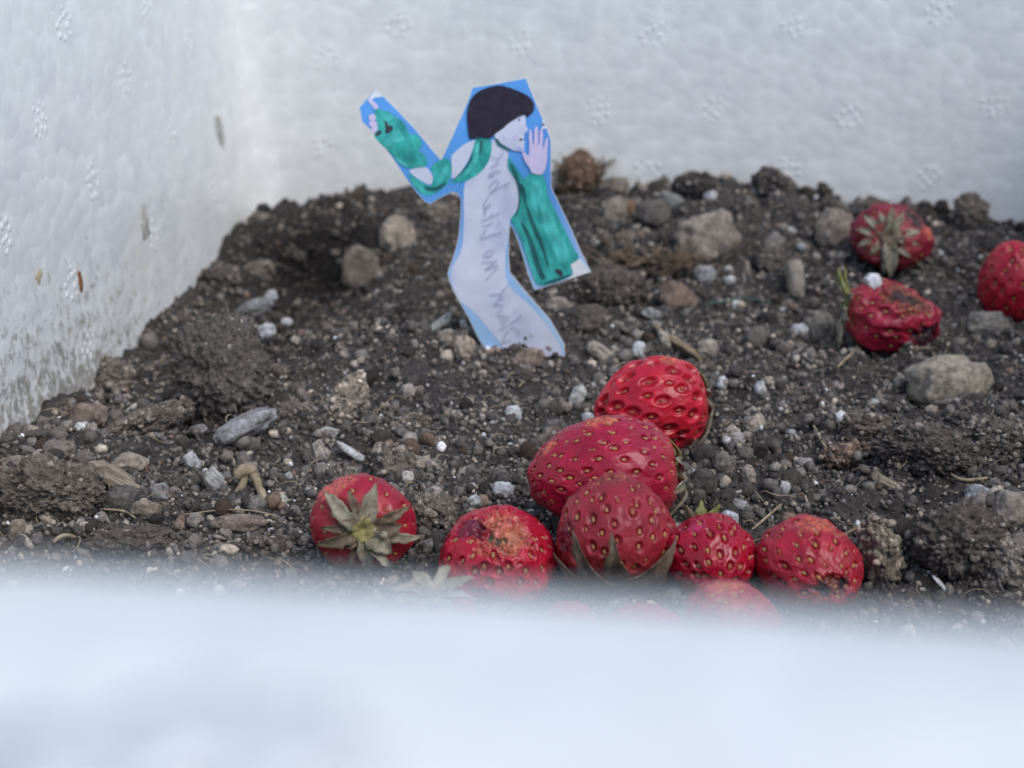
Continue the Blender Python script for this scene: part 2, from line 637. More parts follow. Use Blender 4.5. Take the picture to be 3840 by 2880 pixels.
vents = [(2450, 125), (2980, 95), (3525, 50), (2238, 420), (2685, 415), (3185, 430), (3730, 390), (2430, 640), (2955, 640), (3485, 670),
         (1490, 90), (1960, 160), (1430, 420), (1220, 215), (1210, 560),
         (240, 85), (150, 450), (470, 290), (640, 500), (715, 165), (345, 680), (805, 700), (570, 880), (12, 880), (550, 20), (270, 1060), (330, 1290)]
for k, (px, py) in enumerate(vents):
    p, n, w = wall_hit(px, py)
    o = bpy.data.objects.new('vent_mark', vent_meshes[k % 5])
    COL.objects.link(o)
    o.parent = box
    zb = nrm(n)
    xb = nrm(np.cross((0, 0, 1), zb))
    yb = np.cross(zb, xb)
    a = R(random.uniform(0, 90))
    x2, y2 = xb * math.cos(a) + yb * math.sin(a), -xb * math.sin(a) + yb * math.cos(a)
    mw = Matrix(np.vstack([np.column_stack([x2, y2, zb, p]), [0, 0, 0, 1]]).tolist())
    o.matrix_basis = Matrix.Translation(-Vector(box.location)) @ mw

# a flake of bark and a few soil flecks stuck to the side wall
p, n, w = wall_hit(300, 1058)
fv, ff = ico(3)
Bm = np.column_stack([np.cross((0, 0, 1), n), (0, 0, 1), n])
q = np.sign(fv) * np.abs(fv) ** 0.7 * np.array([0.0013, 0.0036, 0.0006])
q += 0.0003 * fbm(q * 500, 3)[:, None]
fl = make_mesh('bark_flake', q @ Bm.T, ff, M['bark'])
fl.location = tuple(p)
tag(fl, 'reddish brown bark flake stuck upright on the dirty left foam wall', 'bark flake')
M['smear'] = simple_mat('dried_mud', (0.26, 0.24, 0.20), (0.72, 0.72, 0.68), 700, 0.95, 0.1)
M['ochre'] = simple_mat('ochre_fleck', (0.40, 0.27, 0.10), (0.72, 0.66, 0.50), 700, 0.9, 0.1)
for px, py, w_, h_, an, mt, lb in [(832, 530, 26, 190, 16, 'smear', 'long grey mud streak high on the left wall by the corner'), (548, 880, 30, 160, -4, 'smear', 'short grey mud streak low on the left wall'),
                                   (905, 190, 26, 60, 4, 'ochre', 'faint tan spot at the top of the wall corner'), (145, 1040, 26, 46, 20, 'ochre', 'ochre fleck left of the bark flake on the wall')]:
    p, n, w = wall_hit(px, py)
    sc_ = np.dot(p - CAM, FWD) / FPX
    if w == 'side':
        w_ *= 2.2
    Bm = np.column_stack([np.cross((0, 0, 1), n), (0, 0, 1), n])
    ca, sa = math.cos(R(an)), math.sin(R(an))
    q = fv * (1 + 1.1 * fbm(fv * 2.0 + px, 4, 0.65)[:, None]) * np.array([w_ * 0.5 * sc_, h_ * 0.5 * sc_, 0.00012])
    q = np.column_stack([q[:, 0] * ca - q[:, 1] * sa, q[:, 0] * sa + q[:, 1] * ca, q[:, 2]])
    fl = make_mesh('mud_streak' if mt == 'smear' else 'mud_fleck', q @ Bm.T, ff, M[mt])
    fl.location = tuple(p)
    tag(fl, lb, 'dirt mark')
M['rim_smudge'] = simple_mat('rim_smudge', (0.64, 0.66, 0.67), (0.80, 0.82, 0.82), 300, 0.8, 0.2)
for px, py, a_, b2_, lb in [(640, 2800, 0.0028, 0.0034, 'grey smudge on the blurred near rim at left'), (1060, 2830, 0.0030, 0.0028, 'grey smudge on the blurred near rim right of the other'), (180, 2860, 0.0030, 0.0020, 'grey smudge in the bottom left corner of the rim')]:
    d = ray(px, py)
    p = CAM + d * ((RIM_Z + 0.0005 - CAM_H) / d[2])
    q = fv * (1 + 0.9 * fbm(fv * 1.7 + px, 4, 0.6)[:, None]) * np.array([a_, b2_, 0.00022])
    fl = make_mesh('rim_smudge', q, ff, M['rim_smudge'])
    fl.location = tuple(p)
    tag(fl, lb, 'dirt mark')

# ------------------------------------------------------------------ strawberries
BERRY_SPOTS = []          # (x, y, radius) kept clear of pebbles


def hidden_seed(n, pos, centre):
    return np.dot(n, nrm(CAM - pos)) < -0.25


def seed_meshes():
    v, f = ico(2)
    q = v.copy()
    q[:, 1] *= (1 - 0.35 * q[:, 0])
    q *= np.array([1.0, 0.62, 0.42])
    out = {}
    for k in ('seed', 'seed_red'):
        out[k] = make_mesh('seed', q, f, M[k], True, link=False).data
    return out


SEEDS = seed_meshes()


def sepal_mesh(base, out, nor, length, width, rise, curl, twist, mat, seed):
    """a dry leaflet: runs from base along `out`, thick 0.2 mm, cupped and curled"""
    r2 = random.Random(seed)
    side = np.cross(nor, out)
    ns, nw = 9, 5
    topv, botv = [], []
    wob = [r2.uniform(-1, 1) for _ in range(4)]
    for i in range(ns + 1):
        s = i / ns
        w = width * (0.30 + 0.70 * math.sin(math.pi * min(1, 0.18 + s * 0.42) )) * (1 - s ** 2.6) * 0.5 + width * 0.02
        ang = curl * s * s
        cpos = base + out * (length * s * math.cos(ang * 0.5)) + nor * (length * (rise * s + math.sin(ang) * s * 0.55 + 0.07 * wob[0] * math.sin(6 * s) + 0.03 * wob[2] * math.sin(13 * s)))
        cpos = cpos + side * (length * 0.10 * wob[1] * s * s)
        tw = twist * s
        sd_ = side * math.cos(tw) + nor * math.sin(tw)
        for j in range(nw):
            x = (j / (nw - 1)) * 2 - 1
            jag = 1 + 0.30 * r2.uniform(-1, 1) * (abs(x) > 0.9)
            q = cpos + sd_ * (w * x * jag) + nor * (w * 0.55 * x * x + 0.00015 * r2.uniform(-1, 1))
            topv.append(q + nor * 0.00010)
            botv.append(q - nor * 0.00010)
    v = np.array(topv + botv)
    n_ = len(topv)
    f = []
    for i in range(ns):
        for j in range(nw - 1):
            a = i * nw + j
            f.append([a, a + 1, a + nw + 1, a + nw])
            f.append([n_ + a, n_ + a + nw, n_ + a + nw + 1, n_ + a + 1])
    for i in range(ns):
        a = i * nw
        f.append([a, a + nw, n_ + a + nw, n_ + a])
        a = i * nw + nw - 1
        f.append([a, n_ + a, n_ + a + nw, a + nw])
    a = ns * nw
    f.append([a + k for k in range(nw)] + [n_ + a + k for k in range(nw)][::-1])
    return v, f


def berry(px, py, rad_px, len_px, tip, label, n_seed=110, dimple=0.42, depth=0.30, taper=0.34, base=(0.42, 0.012, 0.022), rough=0.30,
          spots=(), squash=(1, 1), calyx=None, lump=0.05, subdiv=6, seed=1, sink=0.0015, seed_mat='seed', dist=None, seed_scale=1.0, depth_mm=None):
    """tip: direction calyx->tip in (right, up, towards camera); spots: (dir, angular radius, colour, roughness, dent)"""
    rs = np.random.default_rng(seed * 31 + 5)
    a = nrm(cam2w(tip))
    B = basis(a)
    v0, f = ico(subdiv)
    # local unit sphere -> world oriented berry of unit scale
    Rr, Ll = 1.0, len_px / rad_px

    def shape(u3):
        ax = u3[:, 2]
        k = 1 - taper * ((ax + 1) / 2) ** 1.6
        x = u3[:, 0] * k * squash[0]
        y = u3[:, 1] * k * squash[1]
        z = ax * Ll / 2
        rp = np.hypot(u3[:, 0], u3[:, 1])
        z = z + np.where(ax < 0, 0.16 * np.exp(-(rp / 0.30) ** 2), 0)
        q = np.stack([x, y, z], 1)
        q *= 1 + 1.6 * lump * fbm(u3 * 1.5 + seed * 3.1, 2)[:, None] + 0.35 * lump * fbm(u3 * 4.5 + seed, 2)[:, None]
        return q

    q = shape(v0)
    # seeds on a golden spiral
    k = np.arange(n_seed)
    zz = 1 - 2 * (k + 0.5) / n_seed
    ph = k * 2.399963 + seed
    su = np.stack([np.sqrt(1 - zz ** 2) * np.cos(ph), np.sqrt(1 - zz ** 2) * np.sin(ph), zz], 1)
    su += rs.normal(size=su.shape) * 0.45 / math.sqrt(n_seed)
    su /= np.linalg.norm(su, axis=1)[:, None]
    su = su[su[:, 2] > -0.86]
    sq = shape(su)
    spacing = math.sqrt(4 * math.pi / n_seed)
    rad = dimple * spacing * rs.uniform(0.62, 1.12, len(su))
    # normals of the undented berry
    tmp = make_mesh('tmp', q, f, link=False)
    nn = np.zeros(len(q) * 3, np.float32)
    tmp.data.vertices.foreach_get('normal', nn)
    nn = nn.reshape(-1, 3).astype(float)
    bpy.data.meshes.remove(tmp.data)
    # stretch the dimples a little along the meridian
    mer = np.stack([-su[:, 0] * su[:, 2], -su[:, 1] * su[:, 2], 1 - su[:, 2] ** 2], 1)
    mer /= np.linalg.norm(mer, axis=1)[:, None] + 1e-9
    dd = np.sqrt(np.maximum(2 - 2 * (v0 @ su.T) - 0.40 * (v0 @ mer.T) ** 2 * (v0 @ su.T > 0.5), 0))
    dn = dd / rad[None, :]
    near = dn.min(1)
    who = dn.argmin(1)
    dep = 1 - sstep(0.50, 1.0, near)
    lip = np.exp(-((near - 1.15) / 0.22) ** 2)
    disp = -1.75 * depth * rad[who] * dep + 0.16 * depth * rad[who] * lip
    col = np.array(base)[None, :] * (1 + 0.18 * fbm(v0 * 2.2 + seed, 3)[:, None])
    col = col * np.array([0.90, 0.85, 1.25]) * (1 - np.array([0.30, 0.55, 0.55]) * dep[:, None])
    # paler shoulders by the calyx
    sh = sstep(-0.55, -0.95, v0[:, 2])[:, None] * 0.8
    col = col * (1 - 0.5 * sh) + np.array([0.50, 0.10, 0.08]) * 0.5 * sh
    rg = np.full(len(v0), rough + 0.06) - 0.08 * dep
    wv = nn @ B.T
    wpos = v0 @ B.T
    for sdir, ar, sc_, srough, dent in spots:
        sdw = nrm(cam2w(sdir))
        ang = np.arccos(np.clip(wpos @ sdw, -1, 1))
        edge = ang + 0.75 * ar * fbm(v0 * 4.5 + seed * 2.7 + ar * 50, 4)
        mk = 1 - sstep(ar * 0.65, ar * 1.1, edge)
        grain = 0.5 + 0.5 * np.clip(fbm(v0 * 11 + 4.4, 3) * 2, -1, 1)
        cc = np.array(sc_)[None, :] * (0.55 + 0.9 * grain[:, None])
        col = col * (1 - mk[:, None]) + cc * mk[:, None]
        rg = rg * (1 - mk) + srough * mk
        disp = disp - dent * mk + 0.045 * mk * fbm(v0 * 9 + seed, 4)
    # shrivel wrinkles
    disp += (0.010 + 0.25 * max(0, lump - 0.06)) * fbm(v0 * np.array([8, 8, 3.5]) + seed * 1.3, 3) * (rough / 0.3)
    q = q + nn * disp[:, None]
    # place: seen at (px, py), resting on the soil
    wq = q @ B.T
    low = wq[:, 2].min()
    t = 0.42
    d = ray(px, py)
    for _ in range(30):
        s = rad_px * t / FPX
        c = CAM + d * t
        want = terrain(c[0], c[1])[0] - low * s - sink
        t = t + 0.6 * (c[2] - want) / (-d[2])
    if dist:
        t = dist
    s = rad_px * t / FPX
    c = CAM + d * t
    root = empty('strawberry', c + np.array([0, 0, low * s]), label, 'strawberry', 'spoiling strawberries on the soil')
    off = c - np.array(root.location)
    BERRY_SPOTS.append((c[0], c[1], s * 1.02, c[2]))
    make_mesh('flesh', wq * s + off, f, M['berry'], True, np.clip(col, 0.003, 1), root, attrs={'rough': np.clip(rg, 0.1, 0.95)})
    # seeds
    mwn = B
    idx = (su @ v0.T).argmax(1)
    for j, i in enumerate(idx):
        n = nrm(B @ nn[i])
        pos = wq[i] * s + off
        if hidden_seed(n, pos + np.array(root.location), c):
            continue
        in_spot = any(np.arccos(np.clip(np.dot(wpos[i], nrm(cam2w(sp_[0]))), -1, 1)) < sp_[1] * 0.7 for sp_ in spots)
        if in_spot and rs.random() < 0.45:
            continue
        m_ = mer[j] @ B.T
        m_ = nrm(m_ - n * np.dot(m_, n))
        yb = np.cross(n, m_)
        ss = 0.00072 * seed_scale * rs.uniform(0.85, 1.15)
        o = bpy.data.objects.new('seed', SEEDS[seed_mat if rs.random() < 0.8 else 'seed_red'])
        COL.objects.link(o)
        o.parent = root
        pp = pos + n * ss * 0.16
        o.matrix_basis = Matrix(np.vstack([np.column_stack([m_ * ss, yb * ss, n * ss, pp]), [0, 0, 0, 1]]).tolist())
    if calyx:
        cn = -a
        bi = v0[:, 2].argmin()
        cpos = wq[bi] * s + off + cn * s * 0.05
        cx = empty('calyx', cpos, None, None)
        cx.parent = root
        e1 = nrm(np.cross(cn, UP))
        e2 = np.cross(e1, cn)     # e2 ~ up as seen facing the calyx
        cv, cf = ico(4)
        kq = cv * np.array([1, 1, 0.55])
        kq[:, 2] -= 0.45 * np.exp(-(np.hypot(cv[:, 0], cv[:, 1]) / 0.45) ** 2) * (cv[:, 2] > 0)
        kq += 0.10 * fbm(cv * 3 + seed, 3)[:, None] * cv
        Bc = np.column_stack([-e1, e2, cn])
        make_mesh('stem_scar', (kq * s * calyx.get('core', 0.20)) @ Bc.T, cf, M[calyx.get('core_mat', 'calyx_core')], True, parent=cx)
        ring_n = calyx.get('fuzz', 0)
        for k_, (ang, ln, wd, rise, curl, mt) in enumerate(calyx['sepals']):
            # ang: clock angle in the picture plane for a calyx that faces the camera (0 = right, 90 = up)
            dr = nrm(-e1 * math.cos(R(ang)) * calyx.get('flip', -1) + e2 * math.sin(R(ang)))
            v_, f_ = sepal_mesh(dr * s * 0.10 + cn * s * 0.02, dr, cn, ln * s, wd * s, rise, curl, rs.uniform(-0.5, 0.5), mt, seed * 50 + k_)
            make_mesh('sepal', v_, f_, M[mt], True, parent=cx)
    return root


DARK = (0.05, 0.018, 0.018)
ORANGE = (0.62, 0.17, 0.08)
G, Br, Gr = 'sepal_grey', 'sepal_brown', 'sepal_green'

# A  front left, calyx towards the camera
berry(1362, 1955, 214, 390, (-0.10, 0.10, -1), 'squat strawberry at front left, grey dried calyx facing the camera', 90, 0.28, 0.16, 0.28,
      (0.40, 0.016, 0.028), 0.34, [((-0.5, 0.8, 0.4), 0.42, (0.52, 0.10, 0.09), 0.4, 0.0), ((0.1, 1, -0.2), 0.35, (0.40, 0.06, 0.06), 0.5, 0.02)],
      (1.0, 0.90), dict(core=0.27, sepals=[(103, 0.76, 0.31, 0.13, -0.45, G), (70, 0.67, 0.19, 0.18, -0.35, Br), (40, 0.88, 0.31, 0.15, -0.55, G), (6, 0.69, 0.19, 0.09, -0.55, Br),
            (-24, 0.79, 0.28, 0.09, -0.75, Br), (-66, 0.64, 0.16, 0.07, -0.85, Br), (-95, 0.79, 0.31, 0.09, -0.85, G), (-124, 0.70, 0.27, 0.26, -0.45, G), (-146, 0.53, 0.43, 0.37, -0.35, G),
            (-166, 0.95, 0.23, 0.13, -0.65, G), (172, 0.57, 0.37, 0.40, -0.45, Br), (154, 0.84, 0.22, 0.13, -0.55, Br), (125, 0.31, 0.23, 0.11, -0.65, Br), (20, 0.39, 0.23, 0.33, -0.35, Br), (-45, 0.34, 0.23, 0.22, -0.35, Br)]), 0.05, 6, 1)
# B  torn, rotten top
berry(1868, 2080, 236, 340, (0.05, 0.75, 0.55), 'strawberry with torn mouldy top, between the calyx-facing berry and the pile', 120, 0.33, 0.27, 0.20,
      (0.52, 0.013, 0.030), 0.24, [((0.12, 0.60, 0.78), 0.60, (0.46, 0.12, 0.08), 0.40, 0.07), ((0.34, 0.52, 0.78), 0.24, (0.50, 0.17, 0.10), 0.45, 0.03), ((-0.16, 0.50, 0.84), 0.09, (0.09, 0.08, 0.055), 0.9, 0.03), ((-0.02, 0.43, 0.88), 0.10, (0.10, 0.085, 0.06), 0.9, 0.03), ((0.14, 0.46, 0.86), 0.08, (0.12, 0.09, 0.06), 0.9, 0.02), ((-0.30, 0.60, 0.74), 0.16, (0.30, 0.03, 0.04), 0.5, 0.05), ((-0.5, 0.65, 0.55), 0.30, (0.15, 0.010, 0.03), 0.35, 0.02)],
      (1.0, 0.95), None, 0.08, 7, 2)
# C  wide berry in the middle of the pile
berry(2268, 1782, 268, 575, (-0.95, -0.04, 0.10), 'big wide glossy strawberry in the middle of the pile, dried calyx at its right end', 215, 0.29, 0.25, 0.30,
      (0.43, 0.014, 0.034), 0.27, [((-0.1, 0.9, 0.3), 0.22, (0.56, 0.13, 0.07), 0.35, 0.0), ((-0.75, 0.55, 0.3), 0.16, (0.56, 0.12, 0.07), 0.35, 0.0)],
      (1.0, 0.92), dict(core=0.16, sepals=[(80, 0.5, 0.2, 0.1, -1.0, Gr), (30, 0.4, 0.2, 0.2, -0.8, G), (-30, 0.55, 0.2, 0.2, -1.2, G), (-80, 0.7, 0.18, 0.2, -1.3, G), (140, 0.5, 0.2, 0.1, -1.0, Gr), (200, 0.5, 0.2, 0.1, -1.0, G)]), 0.06, 7, 3)
# D  topmost of the pile, leaning right
berry(2442, 1520, 206, 440, (-0.93, -0.12, 0.22), 'bright red strawberry farthest back of the pile, deep pits, dry calyx on its right', 94, 0.40, 0.28, 0.26,
      (0.60, 0.016, 0.028), 0.25, [((0.25, 0.93, 0.25), 0.24, (0.56, 0.10, 0.06), 0.35, 0.0), ((-0.6, -0.55, 0.5), 0.25, (0.30, 0.03, 0.03), 0.5, 0.0)],
      (1.0, 0.96), dict(core=0.2, sepals=[(95, 0.72, 0.30, 0.0, -1.0, G), (115, 0.7, 0.26, 0.0, -1.0, G), (60, 0.50, 0.2, 0.1, -0.4, Gr), (20, 0.5, 0.2, 0.1, -0.5, G), (-30, 0.6, 0.2, 0.15, -0.6, G), (-75, 0.85, 0.30, 0.04, -0.9, G), (-105, 0.92, 0.28, 0.04, -0.9, G), (-150, 0.6, 0.2, 0.1, -0.7, G), (150, 0.6, 0.2, 0.1, -0.8, G)]), 0.05, 7, 4, seed_mat='seed_red')
# E  front centre, brown sepals below
berry(2312, 1998, 246, 450, (0.02, 0.80, -0.42), 'dull maroon strawberry in front of the pile, brown sepals spread up from its base', 150, 0.34, 0.25, 0.22,
      (0.36, 0.022, 0.026), 0.40, [((-0.05, 0.95, 0.1), 0.42, (0.30, 0.055, 0.05), 0.55, 0.01), ((-0.85, 0.0, 0.5), 0.30, (0.18, 0.014, 0.028), 0.4, 0.0)],
      (1.0, 0.95), dict(core=0.18, core_mat=Br, flip=-1, sepals=[(90, 1.05, 0.36, 0.06, -1.0, Br), (140, 1.15, 0.38, 0.06, -1.0, Br), (48, 1.15, 0.36, 0.06, -1.0, Br), (15, 1.0, 0.36, 0.04, -0.9, Br), (165, 0.95, 0.36, 0.04, -0.9, Br), (-60, 0.7, 0.3, 0.0, -0.6, Br), (-120, 0.7, 0.3, 0.0, -0.6, Br)]), 0.05, 7, 5)
# F  glossy, right of E
berry(2670, 2095, 186, 360, (0.10, -0.35, 0.75), 'small wet-looking strawberry wedged between maroon berry and the rot-spotted one', 105, 0.36, 0.28, 0.26,
      (0.42, 0.008, 0.022), 0.18, [((-0.3, 0.7, 0.4), 0.2, (0.42, 0.03, 0.09), 0.3, 0.0)], (1.0, 0.92),
      dict(core=0.18, sepals=[(90, 0.6, 0.3, 0.4, 0.2, Gr), (60, 0.6, 0.3, 0.35, 0.2, Gr), (120, 0.6, 0.25, 0.35, 0.2, Br), (20, 0.6, 0.25, 0.1, -0.6, Gr), (160, 0.6, 0.25, 0.1, -0.6, G)]), 0.06, 7, 6)
# G  right front with a rotten hollow
berry(3045, 2132, 222, 420, (0.15, -0.22, 0.75), 'strawberry at front right with a dark rotten hollow on its face', 125, 0.31, 0.24, 0.30,
      (0.43, 0.018, 0.026), 0.30, [((0.22, -0.16, 0.93), 0.36, (0.15, 0.030, 0.020), 0.45, 0.08), ((-0.03, -0.30, 0.93), 0.19, (0.025, 0.010, 0.012), 0.5, 0.05), ((0.45, -0.10, 0.86), 0.16, (0.025, 0.010, 0.012), 0.5, 0.05), ((0.1, 0.95, 0.2), 0.40, (0.50, 0.10, 0.06), 0.4, 0.0)],
      (1.0, 0.88), None, 0.07, 7, 7)
# low ones mostly behind the blurred rim
berry(2740, 2330, 190, 400, (-0.6, 0.4, 0.5), 'faded strawberry low in front of the pile, half lost behind the blurred rim', 90, 0.40, 0.26, 0.26, (0.44, 0.03, 0.035), 0.35,
      [((0, 0.9, 0.4), 0.35, (0.55, 0.14, 0.10), 0.4, 0.0)], (1, 0.9), None, 0.06, 5, 8)
berry(2420, 2400, 170, 360, (0.6, 0.2, 0.6), 'strawberry just under the maroon one, only a pink blur above the rim', 80, 0.40, 0.26, 0.26, (0.44, 0.014, 0.03), 0.3, [], (1, 0.9), None, 0.06, 5, 9)
berry(2130, 2370, 130, 270, (0.2, 0.7, 0.5), 'small round strawberry under the torn one, a red blur above the rim', 70, 0.40, 0.26, 0.22, (0.45, 0.012, 0.03), 0.3, [], (1, 0.95), None, 0.05, 5, 10)
berry(1640, 2380, 180, 380, (0.05, -0.85, -0.45), 'strawberry with whitish upturned calyx, sunk behind the blurred rim left of the pile', 80, 0.38, 0.2, 0.26, (0.42, 0.02, 0.03), 0.35, [], (1, 0.95),
      dict(core=0.22, core_mat=G, sepals=[(k_ * 45 + 10, 0.85, 0.32, 0.30, -0.3, G) for k_ in range(8)]), 0.05, 5, 11)
# I, J, K  the three at the back right
berry(3345, 892, 160, 280, (0.30, 0.05, -0.95), 'out of focus strawberry near the back wall, pale calyx towards the camera', 80, 0.38, 0.18, 0.24, (0.25, 0.012, 0.024), 0.46,
      [((0.52, 0.52, 0.66), 0.42, (0.05, 0.040, 0.038), 0.8, 0.04), ((0.7, 0.2, 0.6), 0.30, (0.42, 0.08, 0.05), 0.5, 0.02), ((0.1, 1, 0.1), 0.3, (0.13, 0.05, 0.045), 0.7, 0.03)], (1.0, 0.84),
      dict(core=0.26, core_mat=Br, sepals=[(95, 0.62, 0.2, 0.15, -0.3, G), (70, 0.55, 0.18, 0.15, -0.3, G), (40, 0.72, 0.22, 0.15, -0.3, G), (15, 0.72, 0.2, 0.1, -0.4, G), (-10, 0.7, 0.2, 0.1, -0.4, G), (-40, 0.55, 0.2, 0.1, -0.5, G),
            (-95, 0.85, 0.36, 0.08, -0.4, G), (-75, 0.8, 0.22, 0.1, -0.5, G), (-130, 0.6, 0.2, 0.1, -0.5, G), (-165, 0.6, 0.2, 0.1, -0.4, G), (170, 0.62, 0.2, 0.1, -0.4, G), (125, 0.55, 0.2, 0.1, -0.3, G)]), 0.10, 6, 12)
berry(3345, 1192, 146, 360, (0.94, -0.20, 0.06), 'shrivelled strawberry with collapsed rotten top and a white grain on it', 90, 0.38, 0.2, 0.20, (0.36, 0.012, 0.03), 0.34,
      [((0.28, 0.70, 0.66), 0.70, (0.20, 0.060, 0.035), 0.6, 0.14), ((0.10, 0.65, 0.75), 0.30, (0.05, 0.030, 0.030), 0.9, 0.03), ((0.45, 0.60, 0.66), 0.24, (0.06, 0.045, 0.036), 0.9, 0.04), ((0.62, -0.60, 0.55), 0.45, (0.035, 0.014, 0.018), 0.6, 0.05)], (1.0, 0.98),
      dict(core=0.2, sepals=[(100, 1.0, 0.32, 0.25, 0.2, Gr), (60, 1.1, 0.34, 0.25, 0.2, Gr), (120, 1.0, 0.3, 0.4, 0.2, Gr), (150, 0.6, 0.3, 0.2, -0.2, G), (200, 0.9, 0.28, 0.3, -0.5, G), (240, 1.0, 0.26, 0.3, -0.5, G), (-80, 1.1, 0.2, 0.25, -0.6, G), (-30, 0.7, 0.2, 0.2, -0.4, G), (10, 0.7, 0.25, 0.2, -0.4, Gr)]), 0.12, 6, 13)
berry(3798, 1062, 142, 330, (-0.10, 0.80, 0.45), 'fresh-looking upright strawberry cut off by the right edge of the picture', 110, 0.36, 0.28, 0.26, (0.50, 0.014, 0.026), 0.26, [], (1.0, 0.95), None, 0.05, 6, 14)

# ------------------------------------------------------------------ the paper figure
PP0, PPt = hit(1985, 1312)
PYAW = R(4)
PN = np.array([-math.sin(PYAW) * 1.0, -math.cos(PYAW), 0.06])
PN = nrm(PN)
PX = nrm(np.cross((0, 0, 1), -PN))
PX = PX if PX[0] > 0 else -PX
PZ = nrm(np.cross(PX, -PN))
PZ = PZ if PZ[2] > 0 else -PZ
CROPS = {1: (1280, 260, 1000 / 1536), 3: (1750, 850, 350 / 1235), 4: (1700, 540, 300 / 1382)}


def paper_uv(pts, crop=1):
    """traced picture points -> flat coordinates (metres) in the plane of the sheet"""
    x0, y0, k = CROPS[crop]
    out = []
    for x, y in pts:
        d = ray(x0 + x * k, y0 + y * k)
        t = np.dot(PP0 - CAM, PN) / np.dot(d, PN)
        p = CAM + d * t - PP0
        out.append((float(np.dot(p, PX)), float(np.dot(p, PZ))))
    return out


def paper_w(uv, lift=0.0):
    """flat sheet coordinates -> world, with the sheet's slight curl"""
    uv = np.asarray(uv)
    u, h = uv[:, 0], uv[:, 1]
    bend = 1.3 * (u + 0.004) ** 2 - 0.25 * np.maximum(h - 0.02, 0) ** 2 * 2 + 0.0004 * np.sin(h * 120)
    nx = -2.6 * (u + 0.004)
    n = PN[None, :] + PX[None, :] * nx[:, None]
    return PP0 + PX * u[:, None] + PZ * h[:, None] + PN * bend[:, None] + n * lift


def fill(poly, step=0.0012):
    """triangulate a flat outline with inner points so that the sheet can curl"""
    poly = np.array(poly)
    dense = []
    for i in range(len(poly)):
        a, b_ = poly[i], poly[(i + 1) % len(poly)]
        n = max(1, int(np.linalg.norm(b_ - a) / (step * 1.5)))
        dense += [tuple(a + (b_ - a) * k / n) for k in range(n)]
    lo, hi = poly.min(0), poly.max(0)
    gx, gy = np.meshgrid(np.arange(lo[0], hi[0], step), np.arange(lo[1], hi[1], step))
    gp = np.stack([gx.ravel(), gy.ravel()], 1) + rng.uniform(-0.2, 0.2, (gx.size, 2)) * step
    ins = np.zeros(len(gp), bool)
    dn = np.array(dense)
    j = len(dn) - 1
    for i in range(len(dn)):
        yi, yj = dn[i, 1], dn[j, 1]
        cr = ((yi > gp[:, 1]) != (yj > gp[:, 1])) & (gp[:, 0] < (dn[j, 0] - dn[i, 0]) * (gp[:, 1] - yi) / (yj - yi + 1e-15) + dn[i, 0])
        ins ^= cr
        j = i
    gp = gp[ins]
    pts = [Vector(p) for p in dense] + [Vector(p) for p in gp]
    nb = len(dense)
    v, e, f, *_ = delaunay_2d_cdt(pts, [], [list(range(nb))], 1, 1e-7)
    return np.array([p[:] for p in v]), [list(q) for q in f]


def ccw(poly):
    p = np.array(poly)
    ar = 0.5 * np.sum(p[:, 0] * np.roll(p[:, 1], -1) - np.roll(p[:, 0], -1) * p[:, 1])
    return poly if ar > 0 else poly[::-1]


def smooth_poly(pts, it=2):
    p = np.array(pts, float)
    for _ in range(it):
        nx_ = np.roll(p, -1, 0)
        p = np.stack([0.75 * p + 0.25 * nx_, 0.25 * p + 0.75 * nx_], 1).reshape(-1, 2)
    return p.tolist()


PK = 1.0


def print_mat(name, c, var=0.12, scale=300, c2=None, stretch=(1, 1, 1)):
    m, nt, b = new_mat(name, 0.6, 0.25)
    tc = N(nt, 'ShaderNodeTexCoord')
    mp = N(nt, 'ShaderNodeMapping')
    mp.inputs['Scale'].default_value = stretch
    nt.links.new(tc.outputs['Object'], mp.inputs[0])
    g = noise_n(nt, scale, 4, 0.6, mp.outputs[0])
    c2 = c2 or tuple(x * (1 + var) for x in c)
    c1 = tuple(x * (1 - var) for x in c)
    k = ramp(nt, g, [(0.30, c1), (0.70, c2)])
    a = attr_col(nt)
    k = mixc(nt, 1.0, k, a.outputs['Color'], 'MULTIPLY')
    pg = noise_n(nt, 2600, 2, 0.5)
    k = mixc(nt, 1.0, k, ramp(nt, pg, [(0.3, (0.93,) * 3), (0.7, (1.05,) * 3)]), 'MULTIPLY')
    nt.links.new(k, b.inputs['Base Color'])
    bump(nt, b, pg, 0.15, 0.0001)
    return m


OUT = [(197, 113), (245, 155), (330, 240), (420, 335), (500, 430), (575, 521), (640, 380), (690, 270), (730, 175), (752, 108), (900, 85), (1060, 55), (1090, 125), (1130, 220), (1163, 296),
       (1187, 352), (1207, 408), (1208, 560), (1210, 685), (1240, 745), (1290, 850), (1330, 935), (1385, 1060), (1438, 1165), (1280, 1218), (1112, 1272), (1080, 1195), (1055, 1110),
       (1020, 1000), (990, 925), (970, 898), (965, 960), (964, 1090), (972, 1170), (1050, 1265), (1130, 1355), (1200, 1435), (1245, 1510), (1285, 1580), (1290, 1760), (860, 1760),
       (828, 1618), (780, 1530), (740, 1440), (690, 1350), (650, 1280), (625, 1220), (613, 1170), (635, 1110), (660, 1030), (676, 960), (685, 850), (688, 760), (682, 735), (666, 715), (640, 706), (580, 735),
       (510, 775), (480, 760), (430, 700), (385, 640), (300, 510), (230, 410), (185, 355), (125, 300), (107, 215), (150, 165)]
fig = empty('paper_cutout', paper_w(paper_uv([(1060, 1610)]))[0], 'printed paper cutout of a calling figure in teal wrap stuck upright in soil', 'paper cutout')
FO = np.array(fig.location)
FV = {}
m_paper, nt_, b_s = new_mat('paper_white', 0.75, 0.2)
b_s.inputs['Base Color'].default_value = (0.80, 0.80, 0.80, 1)
